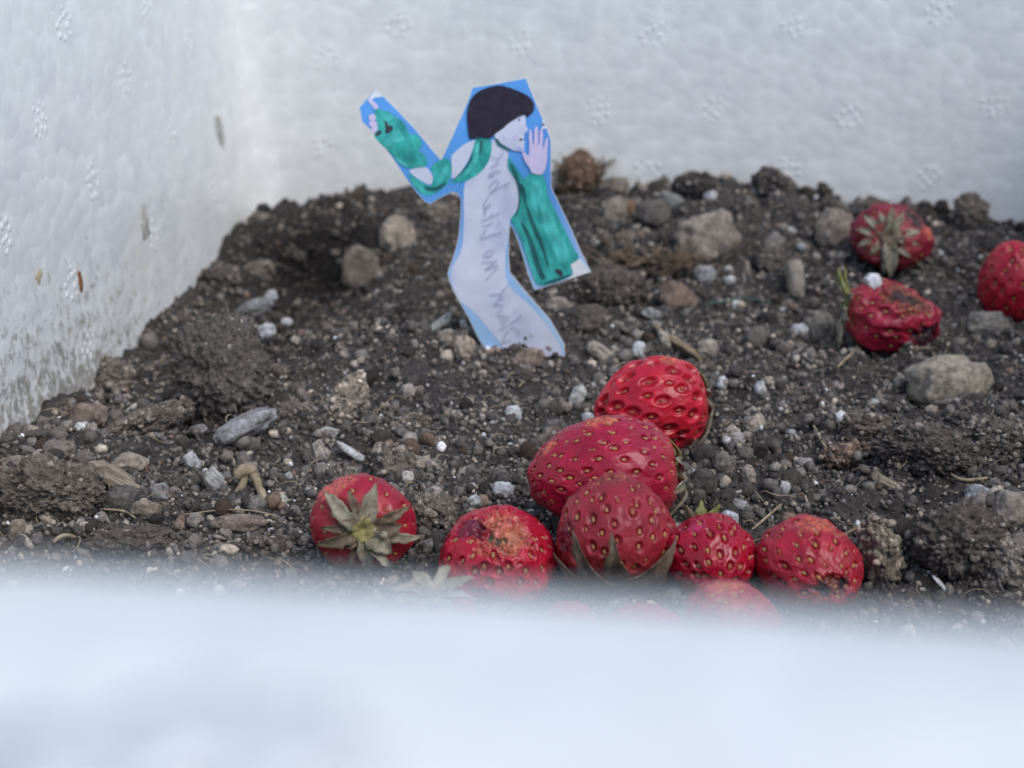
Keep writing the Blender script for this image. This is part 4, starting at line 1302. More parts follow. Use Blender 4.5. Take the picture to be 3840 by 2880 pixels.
ROCKS = [
    ('soil_clod', 'clod', 835, 1420, 350, 420, 0, (0.125, 0.107, 0.088), 'tall dark crumbly soil clod rising beside the left foam wall', 'clod'),
    ('soil_clod', 'clod', 190, 1845, 360, 240, -8, BROWN, 'broad fibrous soil clod at the far left just above the blurred rim', 'clod'),
    ('bark_piece', 'clod', 520, 1605, 430, 105, 22, (0.17, 0.14, 0.11), 'long bark piece caked with soil, leaning below the tall dark clod', 'bark'),
    ('grey_stone', 'stone', 910, 1605, 250, 95, 27, (0.33, 0.32, 0.31), 'flat elongated light grey stone below the tall dark clod', 'stone'),
    ('oval_pebble', 'pellet', 488, 1737, 128, 74, 0, BEIGE, 'smooth oval beige pebble just above the wood chip at left', 'pebble'),
    ('wood_chip', 'chip', 440, 1797, 240, 72, -27, BEIGE, 'beige weathered wood chip slanting down right near the left clod', 'wood chip'),
    ('white_shell', 'chip', 1035, 1880, 84, 46, 5, (0.62, 0.64, 0.52), 'small yellowish white shell fragment left of the calyx-facing strawberry', 'shell'),
    ('pale_stone', 'chip', 818, 1805, 110, 58, -48, (0.46, 0.46, 0.44), 'pale speckled elongated stone leaning left of the dried stem', 'stone'),
    ('grey_pebble', 'stone', 598, 1848, 72, 70, 10, GREY, 'angular light grey pebble below the slanting wood chip', 'pebble'),
    ('dark_stone', 'stone', 462, 1882, 150, 110, 0, (0.13, 0.115, 0.10), 'rounded dark stone under the slanting wood chip', 'stone'),
    ('flat_stone', 'stone', 905, 1962, 200, 66, 0, (0.24, 0.19, 0.15), 'flat pinkish brown stone half buried near the blurred rim at left', 'stone'),
    ('small_stone', 'stone', 545, 1915, 100, 75, 0, TAN, 'tan lumpy stone beside the rounded dark one at left', 'stone'),
    ('pale_pebble', 'stone', 70, 1990, 70, 85, 0, TAN, 'upright tan pebble at the far left edge above the rim', 'pebble'),
    ('soil_clod', 'clod', 480, 2030, 300, 130, 0, DKBR, 'low dark clod along the rim at left, between the broad clod and flat stone', 'clod'),
    ('soil_clod', 'clod', 980, 2060, 240, 110, 0, DKBR, 'low dark clod along the rim just left of the calyx-facing strawberry', 'clod'),
    ('beige_rock', 'stone', 2650, 895, 215, 175, 8, (0.33, 0.275, 0.21), 'largest beige rock towards the back wall, behind the brown root bundle', 'rock'),
    ('beige_rock', 'stone', 1492, 885, 125, 140, 10, (0.34, 0.28, 0.21), 'beige rock on the dark heap left of the paper figure', 'rock'),
    ('brown_rock', 'stone', 1350, 1015, 140, 165, 0, (0.17, 0.14, 0.11), 'blurred brown rock in the hollow left of the paper figure', 'rock'),
    ('round_stone', 'pellet', 2452, 800, 125, 105, 0, (0.15, 0.13, 0.11), 'round dark brown stone near the back wall, above the root bundle', 'stone'),
    ('beige_rock', 'stone', 3565, 1440, 290, 200, 4, (0.36, 0.30, 0.22), 'lumpy beige rock with white flecks on the right, under the shrivelled strawberry', 'rock'),
    ('soil_clod', 'clod', 2290, 1085, 260, 160, 0, DKBR, 'dark clod just right of the paper figure at its hanging sleeve', 'clod'),
    ('leaf_chip', 'chip', 2982, 1045, 62, 145, 5, (0.38, 0.33, 0.27), 'pale upright leaf-shaped chip left of the shrivelled strawberry', 'chip'),
    ('dry_leaf', 'chip', 2258, 1330, 130, 56, -38, (0.42, 0.37, 0.30), 'pale curled dry leaf piece right of the paper figure foot', 'dry leaf'),
    ('wood_splinter', 'chip', 2565, 1310, 270, 30, -36, (0.30, 0.24, 0.16), 'long thin wood splinter sloping down behind the farthest berry of the pile', 'splinter'),
    ('oval_pebble', 'pellet', 2492, 1272, 46, 74, 20, (0.44, 0.38, 0.28), 'pale oval seed-like pebble at the top of the wood splinter', 'pebble'),
    ('triangle_stone', 'stone', 2655, 1310, 70, 78, 0, BEIGE, 'three-cornered beige stone right of the wood splinter', 'stone'),
    ('round_stone', 'pellet', 2842, 1270, 100, 92, 0, (0.16, 0.14, 0.115), 'round brown soil ball midway between splinter and shrivelled strawberry', 'stone'),
    ('perlite_grain', 'perlite', 1925, 1552, 58, 62, 0, WHITE, 'white perlite grain below the paper figure, left of the pile', 'perlite'),
    ('perlite_grain', 'perlite', 2392, 1315, 46, 66, -15, WHITE, 'white perlite grain between dry leaf piece and wood splinter', 'perlite'),
    ('perlite_grain', 'perlite', 1885, 1838, 74, 62, 0, (0.60, 0.60, 0.58), 'white crumbly perlite grain above the torn strawberry', 'perlite'),
    ('grey_pebble', 'stone', 2165, 1488, 54, 82, -32, (0.42, 0.41, 0.38), 'pale leaning pebble left of the farthest berry of the pile', 'pebble'),
    ('perlite_grain', 'perlite', 2205, 1567, 46, 38, 0, WHITE, 'tiny bright perlite grain touching the left side of the pile', 'perlite'),
    ('dark_pebble', 'pellet', 2075, 1612, 96, 74, 20, (0.15, 0.14, 0.125), 'dark oval pebble left of the big wide strawberry', 'pebble'),
    ('perlite_grain', 'perlite', 2995, 1238, 64, 42, 0, WHITE, 'white perlite pair left of the shrivelled strawberry foot', 'perlite'),
    ('perlite_grain', 'perlite', 2757, 1142, 28, 32, 0, (0.75, 0.75, 0.70), 'small white ball on the teal thread', 'perlite'),
    ('white_chip', 'chip', 3285, 1513, 44, 26, -25, WHITE, 'tiny bright white chip left of the lumpy beige rock', 'chip'),
    ('grey_pebble', 'stone', 3668, 1858, 92, 72, -15, (0.36, 0.36, 0.34), 'light grey pebble at right below the thin straw', 'pebble'),
    ('beige_stone', 'stone', 3795, 1912, 130, 140, 0, (0.33, 0.275, 0.21), 'blocky beige stone cut by the right edge above the clods', 'stone'),
    ('grey_pebble', 'stone', 2735, 1950, 58, 66, 0, (0.46, 0.46, 0.46), 'whitish pebble just behind the small wet-looking strawberry', 'pebble'),
    ('pale_clod', 'clod', 1300, 1500, 110, 210, -28, (0.30, 0.25, 0.19), 'tall twisted tan lump left of centre, above the calyx-facing strawberry', 'stone'),
    ('white_stone', 'chip', 1245, 1632, 90, 52, -12, (0.50, 0.50, 0.46), 'whitish flat stone under the twisted tan lump', 'stone'),
    ('bone_chip', 'chip', 1200, 1700, 46, 100, 14, (0.44, 0.40, 0.33), 'curved bone-coloured chip below the whitish flat stone', 'chip'),
    ('oval_pebble', 'pellet', 1208, 1768, 62, 66, 0, (0.24, 0.21, 0.18), 'round grey-brown pebble at the foot of the bone-coloured chip', 'pebble'),
    ('beige_stone', 'stone', 1742, 1305, 82, 96, 12, (0.38, 0.31, 0.235), 'beige stone at the left foot of the paper figure', 'stone'),
    ('beige_stone', 'stone', 1672, 1272, 74, 70, 0, (0.30, 0.25, 0.19), 'smaller beige stone left of the one at the figure foot', 'stone'),
    ('beige_stone', 'stone', 1722, 1262, 56, 50, 0, (0.36, 0.31, 0.25), 'small rounded beige stone behind the figure-foot stone', 'stone'),
    ('brown_stone', 'stone', 1992, 1342, 92, 74, 0, (0.26, 0.20, 0.15), 'brown pitted stone in front of the paper figure base', 'stone'),
    ('crumb_stone', 'perlite', 2065, 1292, 56, 56, 0, (0.40, 0.37, 0.32), 'pale crumbly stone overlapping the paper figure right foot', 'stone'),
    ('wood_chip', 'chip', 1842, 1318, 74, 22, 12, (0.42, 0.31, 0.23), 'pinkish wood flake lying against the paper figure base', 'wood chip'),
    ('white_chip', 'chip', 1642, 1218, 124, 34, 38, (0.56, 0.56, 0.50), 'whitish splinter slanting up left of the paper figure', 'chip'),
    ('white_chip', 'chip', 1745, 1232, 24, 76, 22, (0.52, 0.52, 0.48), 'short upright whitish splinter touching the paper figure', 'chip'),
    ('grey_stone', 'stone', 960, 1155, 130, 60, 20, (0.24, 0.235, 0.225), 'smooth grey stone out of focus near the left wall', 'stone'),
    ('white_pebble', 'stone', 1018, 1110, 46, 44, 0, (0.46, 0.46, 0.44), 'pale blurred pebble on the tip of the smooth grey stone', 'pebble'),
    ('white_pebble', 'stone', 1074, 1208, 40, 30, 0, (0.66, 0.65, 0.60), 'bright blurred pebble right of the smooth grey stone', 'pebble'),
    ('white_pebble', 'stone', 1000, 1246, 66, 60, 0, (0.48, 0.48, 0.46), 'pale blurred stone behind the tall dark clod', 'pebble'),
    ('tan_clod', 'clod', 3300, 2075, 130, 290, 12, (0.20, 0.165, 0.12), 'tall tan leaf-like clod right of the rot-spotted strawberry', 'clod'),
    ('soil_clod', 'clod', 3590, 2030, 360, 270, 0, DKBR, 'big dark clod at lower right above the blurred rim', 'clod'),
    ('soil_clod', 'clod', 3770, 2110, 200, 230, 0, (0.20, 0.17, 0.135), 'paler clod at the bottom right corner of the soil', 'clod'),
    ('soil_clod', 'clod', 3490, 1690, 380, 190, -10, DKBR, 'wide dark clod under the lumpy beige rock', 'clod'),
    ('soil_clod', 'clod', 3250, 1600, 220, 110, 0, (0.14, 0.115, 0.09), 'low crumbly clod left of the wide dark one', 'clod'),
    ('soil_clod', 'clod', 3740, 1640, 240, 150, 0, BROWN, 'crumbly clod at the right edge below the beige rock', 'clod'),
    ('curled_leaf', 'chip', 3335, 1818, 150, 44, -26, (0.34, 0.29, 0.22), 'curled beige leaf scrap above the tall tan clod', 'dry leaf'),
    ('brown_flake', 'clod', 3180, 1705, 200, 90, 8, (0.17, 0.118, 0.085), 'reddish brown flake of rotted wood right of the pile', 'wood chip'),
    ('beige_rock', 'stone', 3130, 860, 130, 135, 0, (0.27, 0.22, 0.17), 'tan rock left of the out of focus strawberry', 'rock'),
    ('grey_chip', 'chip', 2900, 915, 70, 90, -40, (0.24, 0.22, 0.20), 'grey blurred chip right of the largest beige rock', 'chip'),
    ('soil_clod', 'clod', 3635, 800, 130, 140, 0, (0.14, 0.115, 0.09), 'brown lump against the back wall right of the out of focus strawberry', 'clod'),
    ('soil_clod', 'clod', 2600, 690, 150, 90, 0, (0.07, 0.06, 0.052), 'dark lump at the foot of the back wall, centre', 'clod'),
    ('soil_clod', 'clod', 2890, 690, 120, 120, 0, (0.07, 0.06, 0.052), 'peaked dark lump at the foot of the back wall, right of centre', 'clod'),
    ('tan_stone', 'stone', 2305, 790, 90, 100, 0, (0.28, 0.235, 0.18), 'tan stone left of the round dark stone at the back', 'stone'),
    ('tan_stone', 'stone', 2320, 700, 80, 70, 0, (0.25, 0.205, 0.155), 'tan stone by the back wall next to the fibrous tuft', 'stone'),
    ('rust_stone', 'stone', 2362, 780, 36, 54, 0, (0.26, 0.15, 0.09), 'small rusty pebble left of the round dark stone', 'pebble'),
    ('grey_stone', 'stone', 2515, 755, 110, 60, -30, (0.24, 0.235, 0.21), 'grey-green slanting stone by the round dark stone', 'stone'),
    ('white_pebble', 'stone', 2665, 738, 44, 40, 0, (0.46, 0.45, 0.43), 'pale blurred pebble under the centre dark lump by the wall', 'pebble'),
    ('pale_stone', 'stone', 2835, 735, 66, 66, 20, (0.40, 0.36, 0.31), 'pale three-cornered stone below the peaked dark lump', 'stone'),
    ('pale_stone', 'stone', 2960, 870, 52, 36, 0, (0.46, 0.44, 0.41), 'pale flat stone between largest beige rock and the tan rock', 'stone'),
    ('grey_pebble', 'stone', 2640, 1030, 70, 70, 0, (0.33, 0.32, 0.30), 'grey angular stone in front of the largest beige rock', 'pebble'),
    ('white_chip', 'chip', 2740, 1018, 50, 26, -35, (0.64, 0.64, 0.60), 'bright little chip right of the grey angular stone', 'chip'),
    ('pale_pebble', 'stone', 2735, 1052, 44, 34, 0, (0.50, 0.50, 0.46), 'pale pebble under the bright little chip', 'pebble'),
    ('brown_stone', 'stone', 2540, 1120, 130, 100, -20, (0.22, 0.155, 0.115), 'reddish brown triangular stone beside the teal thread', 'stone'),
    ('grey_stone', 'stone', 2455, 1185, 96, 44, -24, (0.33, 0.33, 0.31), 'smooth grey sliver below the teal thread', 'stone'),
    ('pale_stone', 'stone', 2095, 1150, 90, 66, -10, (0.30, 0.26, 0.21), 'tan stone right of the paper figure knees', 'stone'),
    ('brown_stone', 'stone', 2205, 1195, 130, 100, 0, (0.125, 0.105, 0.085), 'rounded brown soil lump right of the paper figure feet', 'stone'),
    ('pale_stone', 'stone', 3075, 1230, 110, 110, 0, (0.26, 0.225, 0.17), 'tan stone under the left sepals of the shrivelled strawberry', 'stone'),
    ('pale_stone', 'stone', 3700, 1215, 150, 90, 0, (0.26, 0.235, 0.19), 'tan stone in front of the strawberry at the right edge', 'stone'),
    ('pale_pebble', 'stone', 3140, 1448, 50, 36, -15, (0.40, 0.34, 0.30), 'smooth pinkish pebble left of the tiny bright white chip', 'pebble'),
    ('pale_pebble', 'stone', 2850, 1460, 42, 60, 0, (0.50, 0.49, 0.46), 'whitish pebble right of the farthest berry of the pile', 'pebble'),
    ('tan_pebble', 'stone', 2880, 1432, 46, 40, 0, BEIGE, 'tan pebble just above the whitish one right of the pile', 'pebble'),
    ('pale_pebble', 'stone', 2760, 1650, 62, 62, 10, (0.36, 0.33, 0.29), 'rounded-corner pale pebble right of the pile calyx', 'pebble'),
    ('pale_pebble', 'stone', 2820, 1600, 46, 48, 0, BEIGE, 'small beige pebble up right of the rounded-corner pale one', 'pebble'),
    ('soil_ball', 'pellet', 2715, 1740, 84, 88, 0, (0.20, 0.175, 0.145), 'grainy grey-brown soil ball right of the big wide strawberry', 'soil ball'),
    ('soil_ball', 'pellet', 2640, 1810, 104, 92, 0, (0.085, 0.075, 0.065), 'dark soil ball touching the right end of the big wide strawberry', 'soil ball'),
    ('soil_ball', 'pellet', 2640, 1705, 100, 84, 0, (0.075, 0.066, 0.058), 'dark soil ball under the calyx of the farthest pile berry', 'soil ball'),
    ('soil_ball', 'pellet', 2800, 1840, 80, 66, 0, (0.09, 0.08, 0.068), 'dark soil ball right of the grainy one', 'soil ball'),
    ('pale_pebble', 'stone', 3020, 1740, 56, 48, 0, (0.34, 0.30, 0.27), 'pinkish grey pebble left of the rotted wood flake', 'pebble'),
    ('pale_pebble', 'stone', 2942, 1830, 46, 50, 0, (0.42, 0.41, 0.38), 'round pale pebble above the rot-spotted strawberry', 'pebble'),
    ('grey_pebble', 'stone', 2775, 1900, 70, 54, -10, (0.30, 0.29, 0.27), 'flat grey pebble behind the small wet-looking berry', 'pebble'),
    ('tan_chip', 'stone', 2810, 1780, 44, 64, 20, (0.34, 0.28, 0.22), 'three-cornered tan chip right of the dark soil balls', 'chip'),
    ('tan_stone', 'stone', 1630, 1860, 66, 66, 0, (0.34, 0.29, 0.24), 'rounded tan stone right of the calyx-facing strawberry', 'stone'),
    ('white_pebble', 'stone', 1525, 1790, 52, 44, 10, (0.52, 0.49, 0.42), 'cream pebble behind the calyx-facing strawberry', 'pebble'),
    ('white_pebble', 'stone', 1775, 1880, 60, 40, 20, (0.46, 0.46, 0.44), 'whitish stone just above the torn strawberry top', 'pebble'),
    ('shell_ring', 'pellet', 1530, 1465, 56, 54, 0, (0.38, 0.33, 0.27), 'little coiled beige snail shell in the middle of the bare soil', 'shell'),
    ('tan_stone', 'stone', 330, 1560, 140, 90, 0, (0.22, 0.17, 0.13), 'pinkish brown stone above the caked bark piece by the wall', 'stone'),
    ('white_chip', 'chip', 490, 1535, 70, 20, 35, (0.62, 0.62, 0.58), 'bright thin chip above the caked bark piece', 'chip'),
    ('tan_pebble', 'pellet', 117, 1622, 64, 60, -20, (0.30, 0.26, 0.20), 'tan oval pebble at the foot of the left wall', 'pebble'),
    ('tan_stone', 'stone', 235, 1685, 100, 64, 10, (0.23, 0.195, 0.15), 'flat tan stone left of the caked bark piece', 'stone'),
    ('tan_stone', 'stone', 50, 1740, 110, 60, 0, (0.24, 0.205, 0.16), 'tan stone at the far left edge above the broad clod', 'stone'),
    ('pale_pebble', 'stone', 740, 1615, 70, 40, 20, (0.28, 0.26, 0.24), 'small grey pebble left of the flat grey stone', 'pebble'),
    ('pale_pebble', 'stone', 720, 1730, 50, 70, 30, (0.42, 0.41, 0.38), 'pale upright pebble above the dried stem', 'pebble'),
]
for r_ in ROCKS:
    rock(*r_)
# perlite grain carried by the shrivelled strawberry
bs = BERRY_SPOTS[12]
dj = ray(3275, 1062)
rock('perlite_grain', 'perlite', 3275, 1062, 56, 72, 12, (0.74, 0.73, 0.70), 'white perlite grain sitting on top of the shrivelled strawberry', 'perlite', at=(CAM + dj * (np.dot(np.array([bs[0], bs[1], bs[3]]) - CAM, FWD) - 0.002), 0.55), sit=0.0)


# ------------------------------------------------------------------ fibres, straws, threads
def tube(path, r, sides=6, taper=0.6):
    p = np.array(path, float)
    n = len(p)
    tg = np.gradient(p, axis=0)
    vs_, fs_ = [], []
    for i in range(n):
        Bm = basis(tg[i], (0.31, 0.77, 0.55))
        rr = r * (1 - (1 - taper) * abs(2 * i / (n - 1) - 1) ** 2)
        for k in range(sides):
            a_ = 2 * math.pi * k / sides
            vs_.append(p[i] + Bm[:, 0] * rr * math.cos(a_) + Bm[:, 1] * rr * math.sin(a_))
    for i in range(n - 1):
        for k in range(sides):
            a_, b_ = i * sides + k, i * sides + (k + 1) % sides
            fs_.append([a_, b_, b_ + sides, a_ + sides])
    return np.array(vs_), np.array(fs_)


def spline(pts, n=20):
    p = np.array(pts, float)
    for _ in range(3):
        q = [p[0]]
        for i in range(len(p) - 1):
            q += [0.75 * p[i] + 0.25 * p[i + 1], 0.25 * p[i] + 0.75 * p[i + 1]]
        p = np.array(q + [p[-1]])
    return p


def strand(name, pts, r, mat, label, cat, up=0.0012):
    w = []
    for (px, py) in pts:
        p, t = hit(px, py)
        w.append(p + np.array([0, 0, up]) - ray(px, py) * 0.002)
    v, f = tube(spline(w), r)
    o = make_mesh(name, v - np.array(w[0]), f, M[mat], True)
    o.location = tuple(w[0])
    return tag(o, label, cat)


strand('teal_thread', [(2310, 1020), (2370, 1040), (2395, 1085), (2430, 1130)], 0.00028, 'thread', 'teal thread curling over soil right of the figure sleeve', 'thread')
strand('teal_thread', [(2640, 1152), (2720, 1140), (2800, 1128), (2900, 1150)], 0.00028, 'thread', 'teal thread passing under the small white ball', 'thread')
strand('dry_straw', [(3560, 1790), (3605, 1820), (3700, 1808)], 0.0005, 'straw', 'bent dry straw on the right, above the light grey pebble', 'straw')
strand('dry_straw', [(3050, 1610), (3075, 1660), (3100, 1700)], 0.00045, 'straw', 'straight dry straw standing left of the rotted wood flake', 'straw')
strand('dry_straw', [(2790, 2030), (2850, 1975), (2930, 1905)], 0.0004, 'straw', 'thin straw slanting up behind the rot-spotted strawberry', 'straw')
strand('grey_stalk', [(3100, 2040), (3160, 2022), (3215, 1995)], 0.00045, 'fibre', 'dark thin stalk between rot-spotted strawberry and tall tan clod', 'stalk')
strand('dry_straw', [(3140, 1390), (3185, 1345), (3230, 1320)], 0.0005, 'straw', 'pale straw under the shrivelled strawberry', 'straw')
strand('dry_straw', [(390, 1925), (470, 1930), (510, 1960)], 0.00035, 'straw', 'bent pale straw below the tan lumpy stone at left', 'straw')
strand('root_fibre', [(690, 1945), (840, 1925), (960, 1930), (1050, 1955)], 0.00022, 'straw', 'fine pale root lying across the soil left of the calyx-facing strawberry', 'root')
strand('dry_straw', [(1640, 1385), (1680, 1345), (1985, 1420), (1945, 1465)][2:], 0.0003, 'straw', 'tiny dark straw below the paper figure', 'straw')
strand('dry_straw', [(200, 2050), (240, 2020), (285, 2030)], 0.0006, 'straw', 'beige straw bit by the rim at far left', 'straw')

# the dried stem with two legs
stem = empty('dried_stem', hit(925, 1850)[0], 'arched tan dried stem standing left of the calyx-facing strawberry', 'stem')
so = np.array(stem.location)


def lifted(pts):
    p0, t0 = hit(925, 1850)
    return [CAM + ray(x, y) * t0 - so for x, y in pts]


for nm, pts, rr in (('stalk', [(870, 1870), (905, 1830), (915, 1800), (925, 1770), (938, 1765)], 0.0011), ('stalk', [(935, 1765), (960, 1790), (975, 1840), (1010, 1900)], 0.0012), ('knot', [(885, 1790), (905, 1768), (935, 1760), (950, 1775)], 0.0018)):
    v, f = tube(spline(lifted(pts)), rr, 8, 0.7)
    v += 0.0004 * fbm(v * 500, 3)[:, None]
    make_mesh(nm, v, f, M['straw'], True, parent=stem)


def tuft(name, px, py, w, h, n, label, cat, lean, mat='fibre', flat=1.0, seed=1):
    rs = np.random.default_rng(seed)
    p, t = hit(px, py + h * 0.45)
    s = t / FPX
    vs_, fs_, b0 = [], [], 0
    for k in range(n):
        a0 = np.array([rs.uniform(-0.5, 0.5) * w * s, rs.uniform(-0.35, 0.35) * w * s * 0.6, rs.uniform(-0.1, 0.45) * h * s])
        dr = nrm(np.array([rs.normal() * 0.8 + lean, rs.normal() * 0.6, abs(rs.normal()) * 0.8 * flat + 0.1]))
        L_ = rs.uniform(0.25, 0.62) * max(w, h) * s * 0.5
        cv = rs.normal(size=3) * 0.5
        path = [a0 + dr * L_ * q + cv * L_ * q * q * 0.5 for q in np.linspace(0, 1, 6)]
        v, f = tube(path, rs.uniform(0.00025, 0.00070), 4, 0.4)
        vs_.append(v)
        fs_.append(f + b0)
        b0 += len(v)
    o = make_mesh(name, np.concatenate(vs_), np.concatenate(fs_), M[mat], True)
    o.location = tuple(p)
    return tag(o, label, cat)


t1 = rock('root_clump', 'clod', 2175, 650, 140, 170, 0, RUST, 'shaggy brown root tuft standing against the back wall beside the figure', 'root tuft')
ft = tuft('root_hair', 2178, 630, 165, 230, 200, None, None, 0.0, seed=3)
ft.parent = t1
ft.matrix_parent_inverse = t1.matrix_world.inverted()
ft['kind'] = 'stuff'
ft2 = tuft('root_bundle', 2440, 965, 330, 110, 190, 'fanned brown root bundle lying between the figure sleeve and the largest beige rock', 'roots', 0.9, flat=0.4, seed=4)

# ------------------------------------------------------------------ loose pebbles, one by one
def visible_xy(n, near=0.27):
    """random soil points inside the picture, evenly spread over the ground"""
    out = np.zeros((0, 2))
    while len(out) < n:
        u = rng.uniform(0.003, W_IN - 0.003, n * 3)
        v = rng.uniform(-D_IN + 0.01, -0.003, n * 3)
        p = BC[None, :2] + BU[None, :2] * u[:, None] + BV[None, :2] * v[:, None]
        zc = p[:, 1] * math.cos(PITCH) + CAM_H * math.sin(PITCH)
        sx = 1920 + FPX * p[:, 0] / zc
        up_ = (p[:, 1] * math.sin(PITCH) - CAM_H * math.cos(PITCH)) / zc
        sy = 1440 - FPX * up_
        ok = (sx > -250) & (sx < 4090) & (sy < 2450) & (p[:, 1] > near)
        ok &= rng.random(len(p)) < np.clip((0.42 / zc) ** 1.6, 0, 1)
        out = np.concatenate([out, p[ok]])
    return out[:n]


TONES = [((0.112, 0.097, 0.081), 0.42), ((0.080, 0.070, 0.061), 0.25), ((0.18, 0.155, 0.125), 0.18), ((0.30, 0.25, 0.19), 0.09), ((0.15, 0.105, 0.075), 0.03), ((0.44, 0.43, 0.40), 0.016)]
tw_ = np.array([t_[1] for t_ in TONES])
tw_ /= tw_.sum()
pv = []
for k in range(22):
    tone_ = np.array(TONES[rng.choice(len(TONES), p=tw_)][0]) * rng.uniform(0.85, 1.2)
    q, f, col = lump_mesh(['stone', 'pellet', 'pellet', 'stone', 'chip'][k % 5], 1, [0.8, 0.9, 0.8, 0.7, 0.5][k % 5], [0.85, 0.9, 0.95, 0.8, 0.8][k % 5], 100 + k * 7, tone_)
    v3, f3 = ico(3)
    q = q[:len(v3)] if False else q
    pv.append(make_mesh('pebble', q, f, M['stone'], True, col, link=False).data)
clm = []
for k in range(9):
    q, f, col = lump_mesh('clod', 0.006, 0.0045 + 0.001 * (k % 3), 0.0055, 300 + k * 13, np.array([(0.135, 0.115, 0.094), (0.105, 0.090, 0.075), (0.16, 0.135, 0.105)][k % 3]))
    clm.append(make_mesh('soil_lump', q, f, M['clod'], True, col, link=False).data)
LUMPS = []
for (x, y) in visible_xy(600):
    if len(LUMPS) >= 75:
        break
    k = rng.uniform(0.35, 1.15)
    r_ = 0.006 * k
    if any((x - b_[0]) ** 2 + (y - b_[1]) ** 2 < (b_[2] + r_) ** 2 for b_ in BERRY_SPOTS) or any((x - b_[0]) ** 2 + (y - b_[1]) ** 2 < (b_[2] + r_) ** 2 for b_ in KEEP):
        continue
    if abs(np.dot(np.array([x, y, 0]) - PP0, PN)) < 0.009 and abs(x - PP0[0]) < 0.025:
        continue
    o = bpy.data.objects.new('soil_lump', clm[int(rng.integers(len(clm)))])
    COL.objects.link(o)
    o.location = (x, y, terrain(x, y)[0] + r_ * rng.uniform(-0.15, 0.25))
    o.rotation_euler = (rng.uniform(-0.5, 0.5), rng.uniform(-0.5, 0.5), rng.uniform(0, 6.28))
    o.scale = (k, k, k * rng.uniform(0.8, 1.1))
    tag(o, 'x', 'soil lump', 'crumbly soil lumps')
    LUMPS.append((o, x, y))
    KEEP.append((x, y, r_ * 0.5))
ptsp = visible_xy(900)
cnt = 0
PEB = []
for (x, y) in ptsp:
    if cnt >= 270:
        break
    r_ = 0.0013 + 0.0022 * rng.random() ** 2.2
    if any((x - b_[0]) ** 2 + (y - b_[1]) ** 2 < (b_[2] + r_) ** 2 for b_ in BERRY_SPOTS):
        continue
    if any((x - b_[0]) ** 2 + (y - b_[1]) ** 2 < (b_[2] + r_ * 0.6) ** 2 for b_ in KEEP):
        continue
    if abs(np.dot(np.array([x, y, 0]) - PP0, PN)) < 0.0035 and abs(x - PP0[0]) < 0.02:
        continue
    o = bpy.data.objects.new('pebble', pv[int(rng.integers(len(pv)))])
    COL.objects.link(o)
    o.location = (x, y, terrain(x, y)[0] + r_ * rng.uniform(0.2, 0.6))
    o.rotation_euler = tuple(rng.uniform(0, 6.28, 3))
    o.scale = (r_,) * 3
    tag(o, 'x', 'pebble', 'loose pebbles strewn over the soil')
    PEB.append((o, x, y))
    KEEP.append((x, y, r_))
    cnt += 1


LAND = [('calyx-facing strawberry', 1362, 1955), ('torn strawberry', 1868, 2075), ('big wide strawberry', 2265, 1765), ('farthest pile strawberry', 2442, 1520), ('rot-spotted strawberry', 3042, 2130),
        ('shrivelled strawberry', 3345, 1192), ('out of focus strawberry', 3345, 892), ('right-edge strawberry', 3798, 1062), ('paper figure foot', 1985, 1300), ('tall dark clod', 835, 1430), ('flat grey stone', 910, 1605),
        ('slanting wood chip', 440, 1797), ('broad left clod', 190, 1845), ('largest beige rock', 2650, 895), ('lumpy beige rock', 3565, 1440), ('twisted tan lump', 1300, 1500), ('snail shell', 1530, 1465),
        ('brown blurred rock', 1350, 1015), ('teal thread', 2390, 1080), ('big lower right clod', 3590, 2030), ('rotted wood flake', 3180, 1705), ('low rim clod at left', 480, 2030), ('wood splinter', 2565, 1310), ('smooth grey stone', 960, 1155)]
ORD = ['nearest', 'second nearest', 'third nearest', 'fourth nearest', 'fifth nearest', 'sixth nearest', 'seventh nearest', 'eighth nearest', 'ninth nearest', 'tenth nearest', 'eleventh nearest', 'twelfth nearest', 'thirteenth nearest', 'fourteenth nearest', 'fifteenth nearest', 'sixteenth nearest']


def name_by_place(items, noun):
    keyed = {}
    for o, x, y in items:
        z_ = o.location.z
        zc = y * math.cos(PITCH) + (CAM_H - z_) * math.sin(PITCH)
        sx = 1920 + FPX * x / zc
        sy = 1440 - FPX * (y * math.sin(PITCH) - (CAM_H - z_) * math.cos(PITCH)) / zc
        d_, nm, lx, ly = min((math.hypot(sx - l_[1], sy - l_[2]), *l_) for l_ in LAND)
        if abs(sx - lx) > abs(sy - ly):
            way = 'left of' if sx < lx else 'right of'
        else:
            way = 'above' if sy < ly else 'below'
        keyed.setdefault((way, nm), []).append((d_, o))
    for (way, nm), lst in keyed.items():
        lst.sort(key=lambda e: e[0])
        for k, (d_, o) in enumerate(lst):
            o['label'] = (noun + ' ' + way + ' the ' + nm + ', ' + ORD[min(k, 15)] + ' to it') if len(lst) > 1 else 'only ' + noun + ' directly ' + way + ' the ' + nm


name_by_place(PEB, 'small loose pebble')
name_by_place(LUMPS, 'crumbly soil lump')


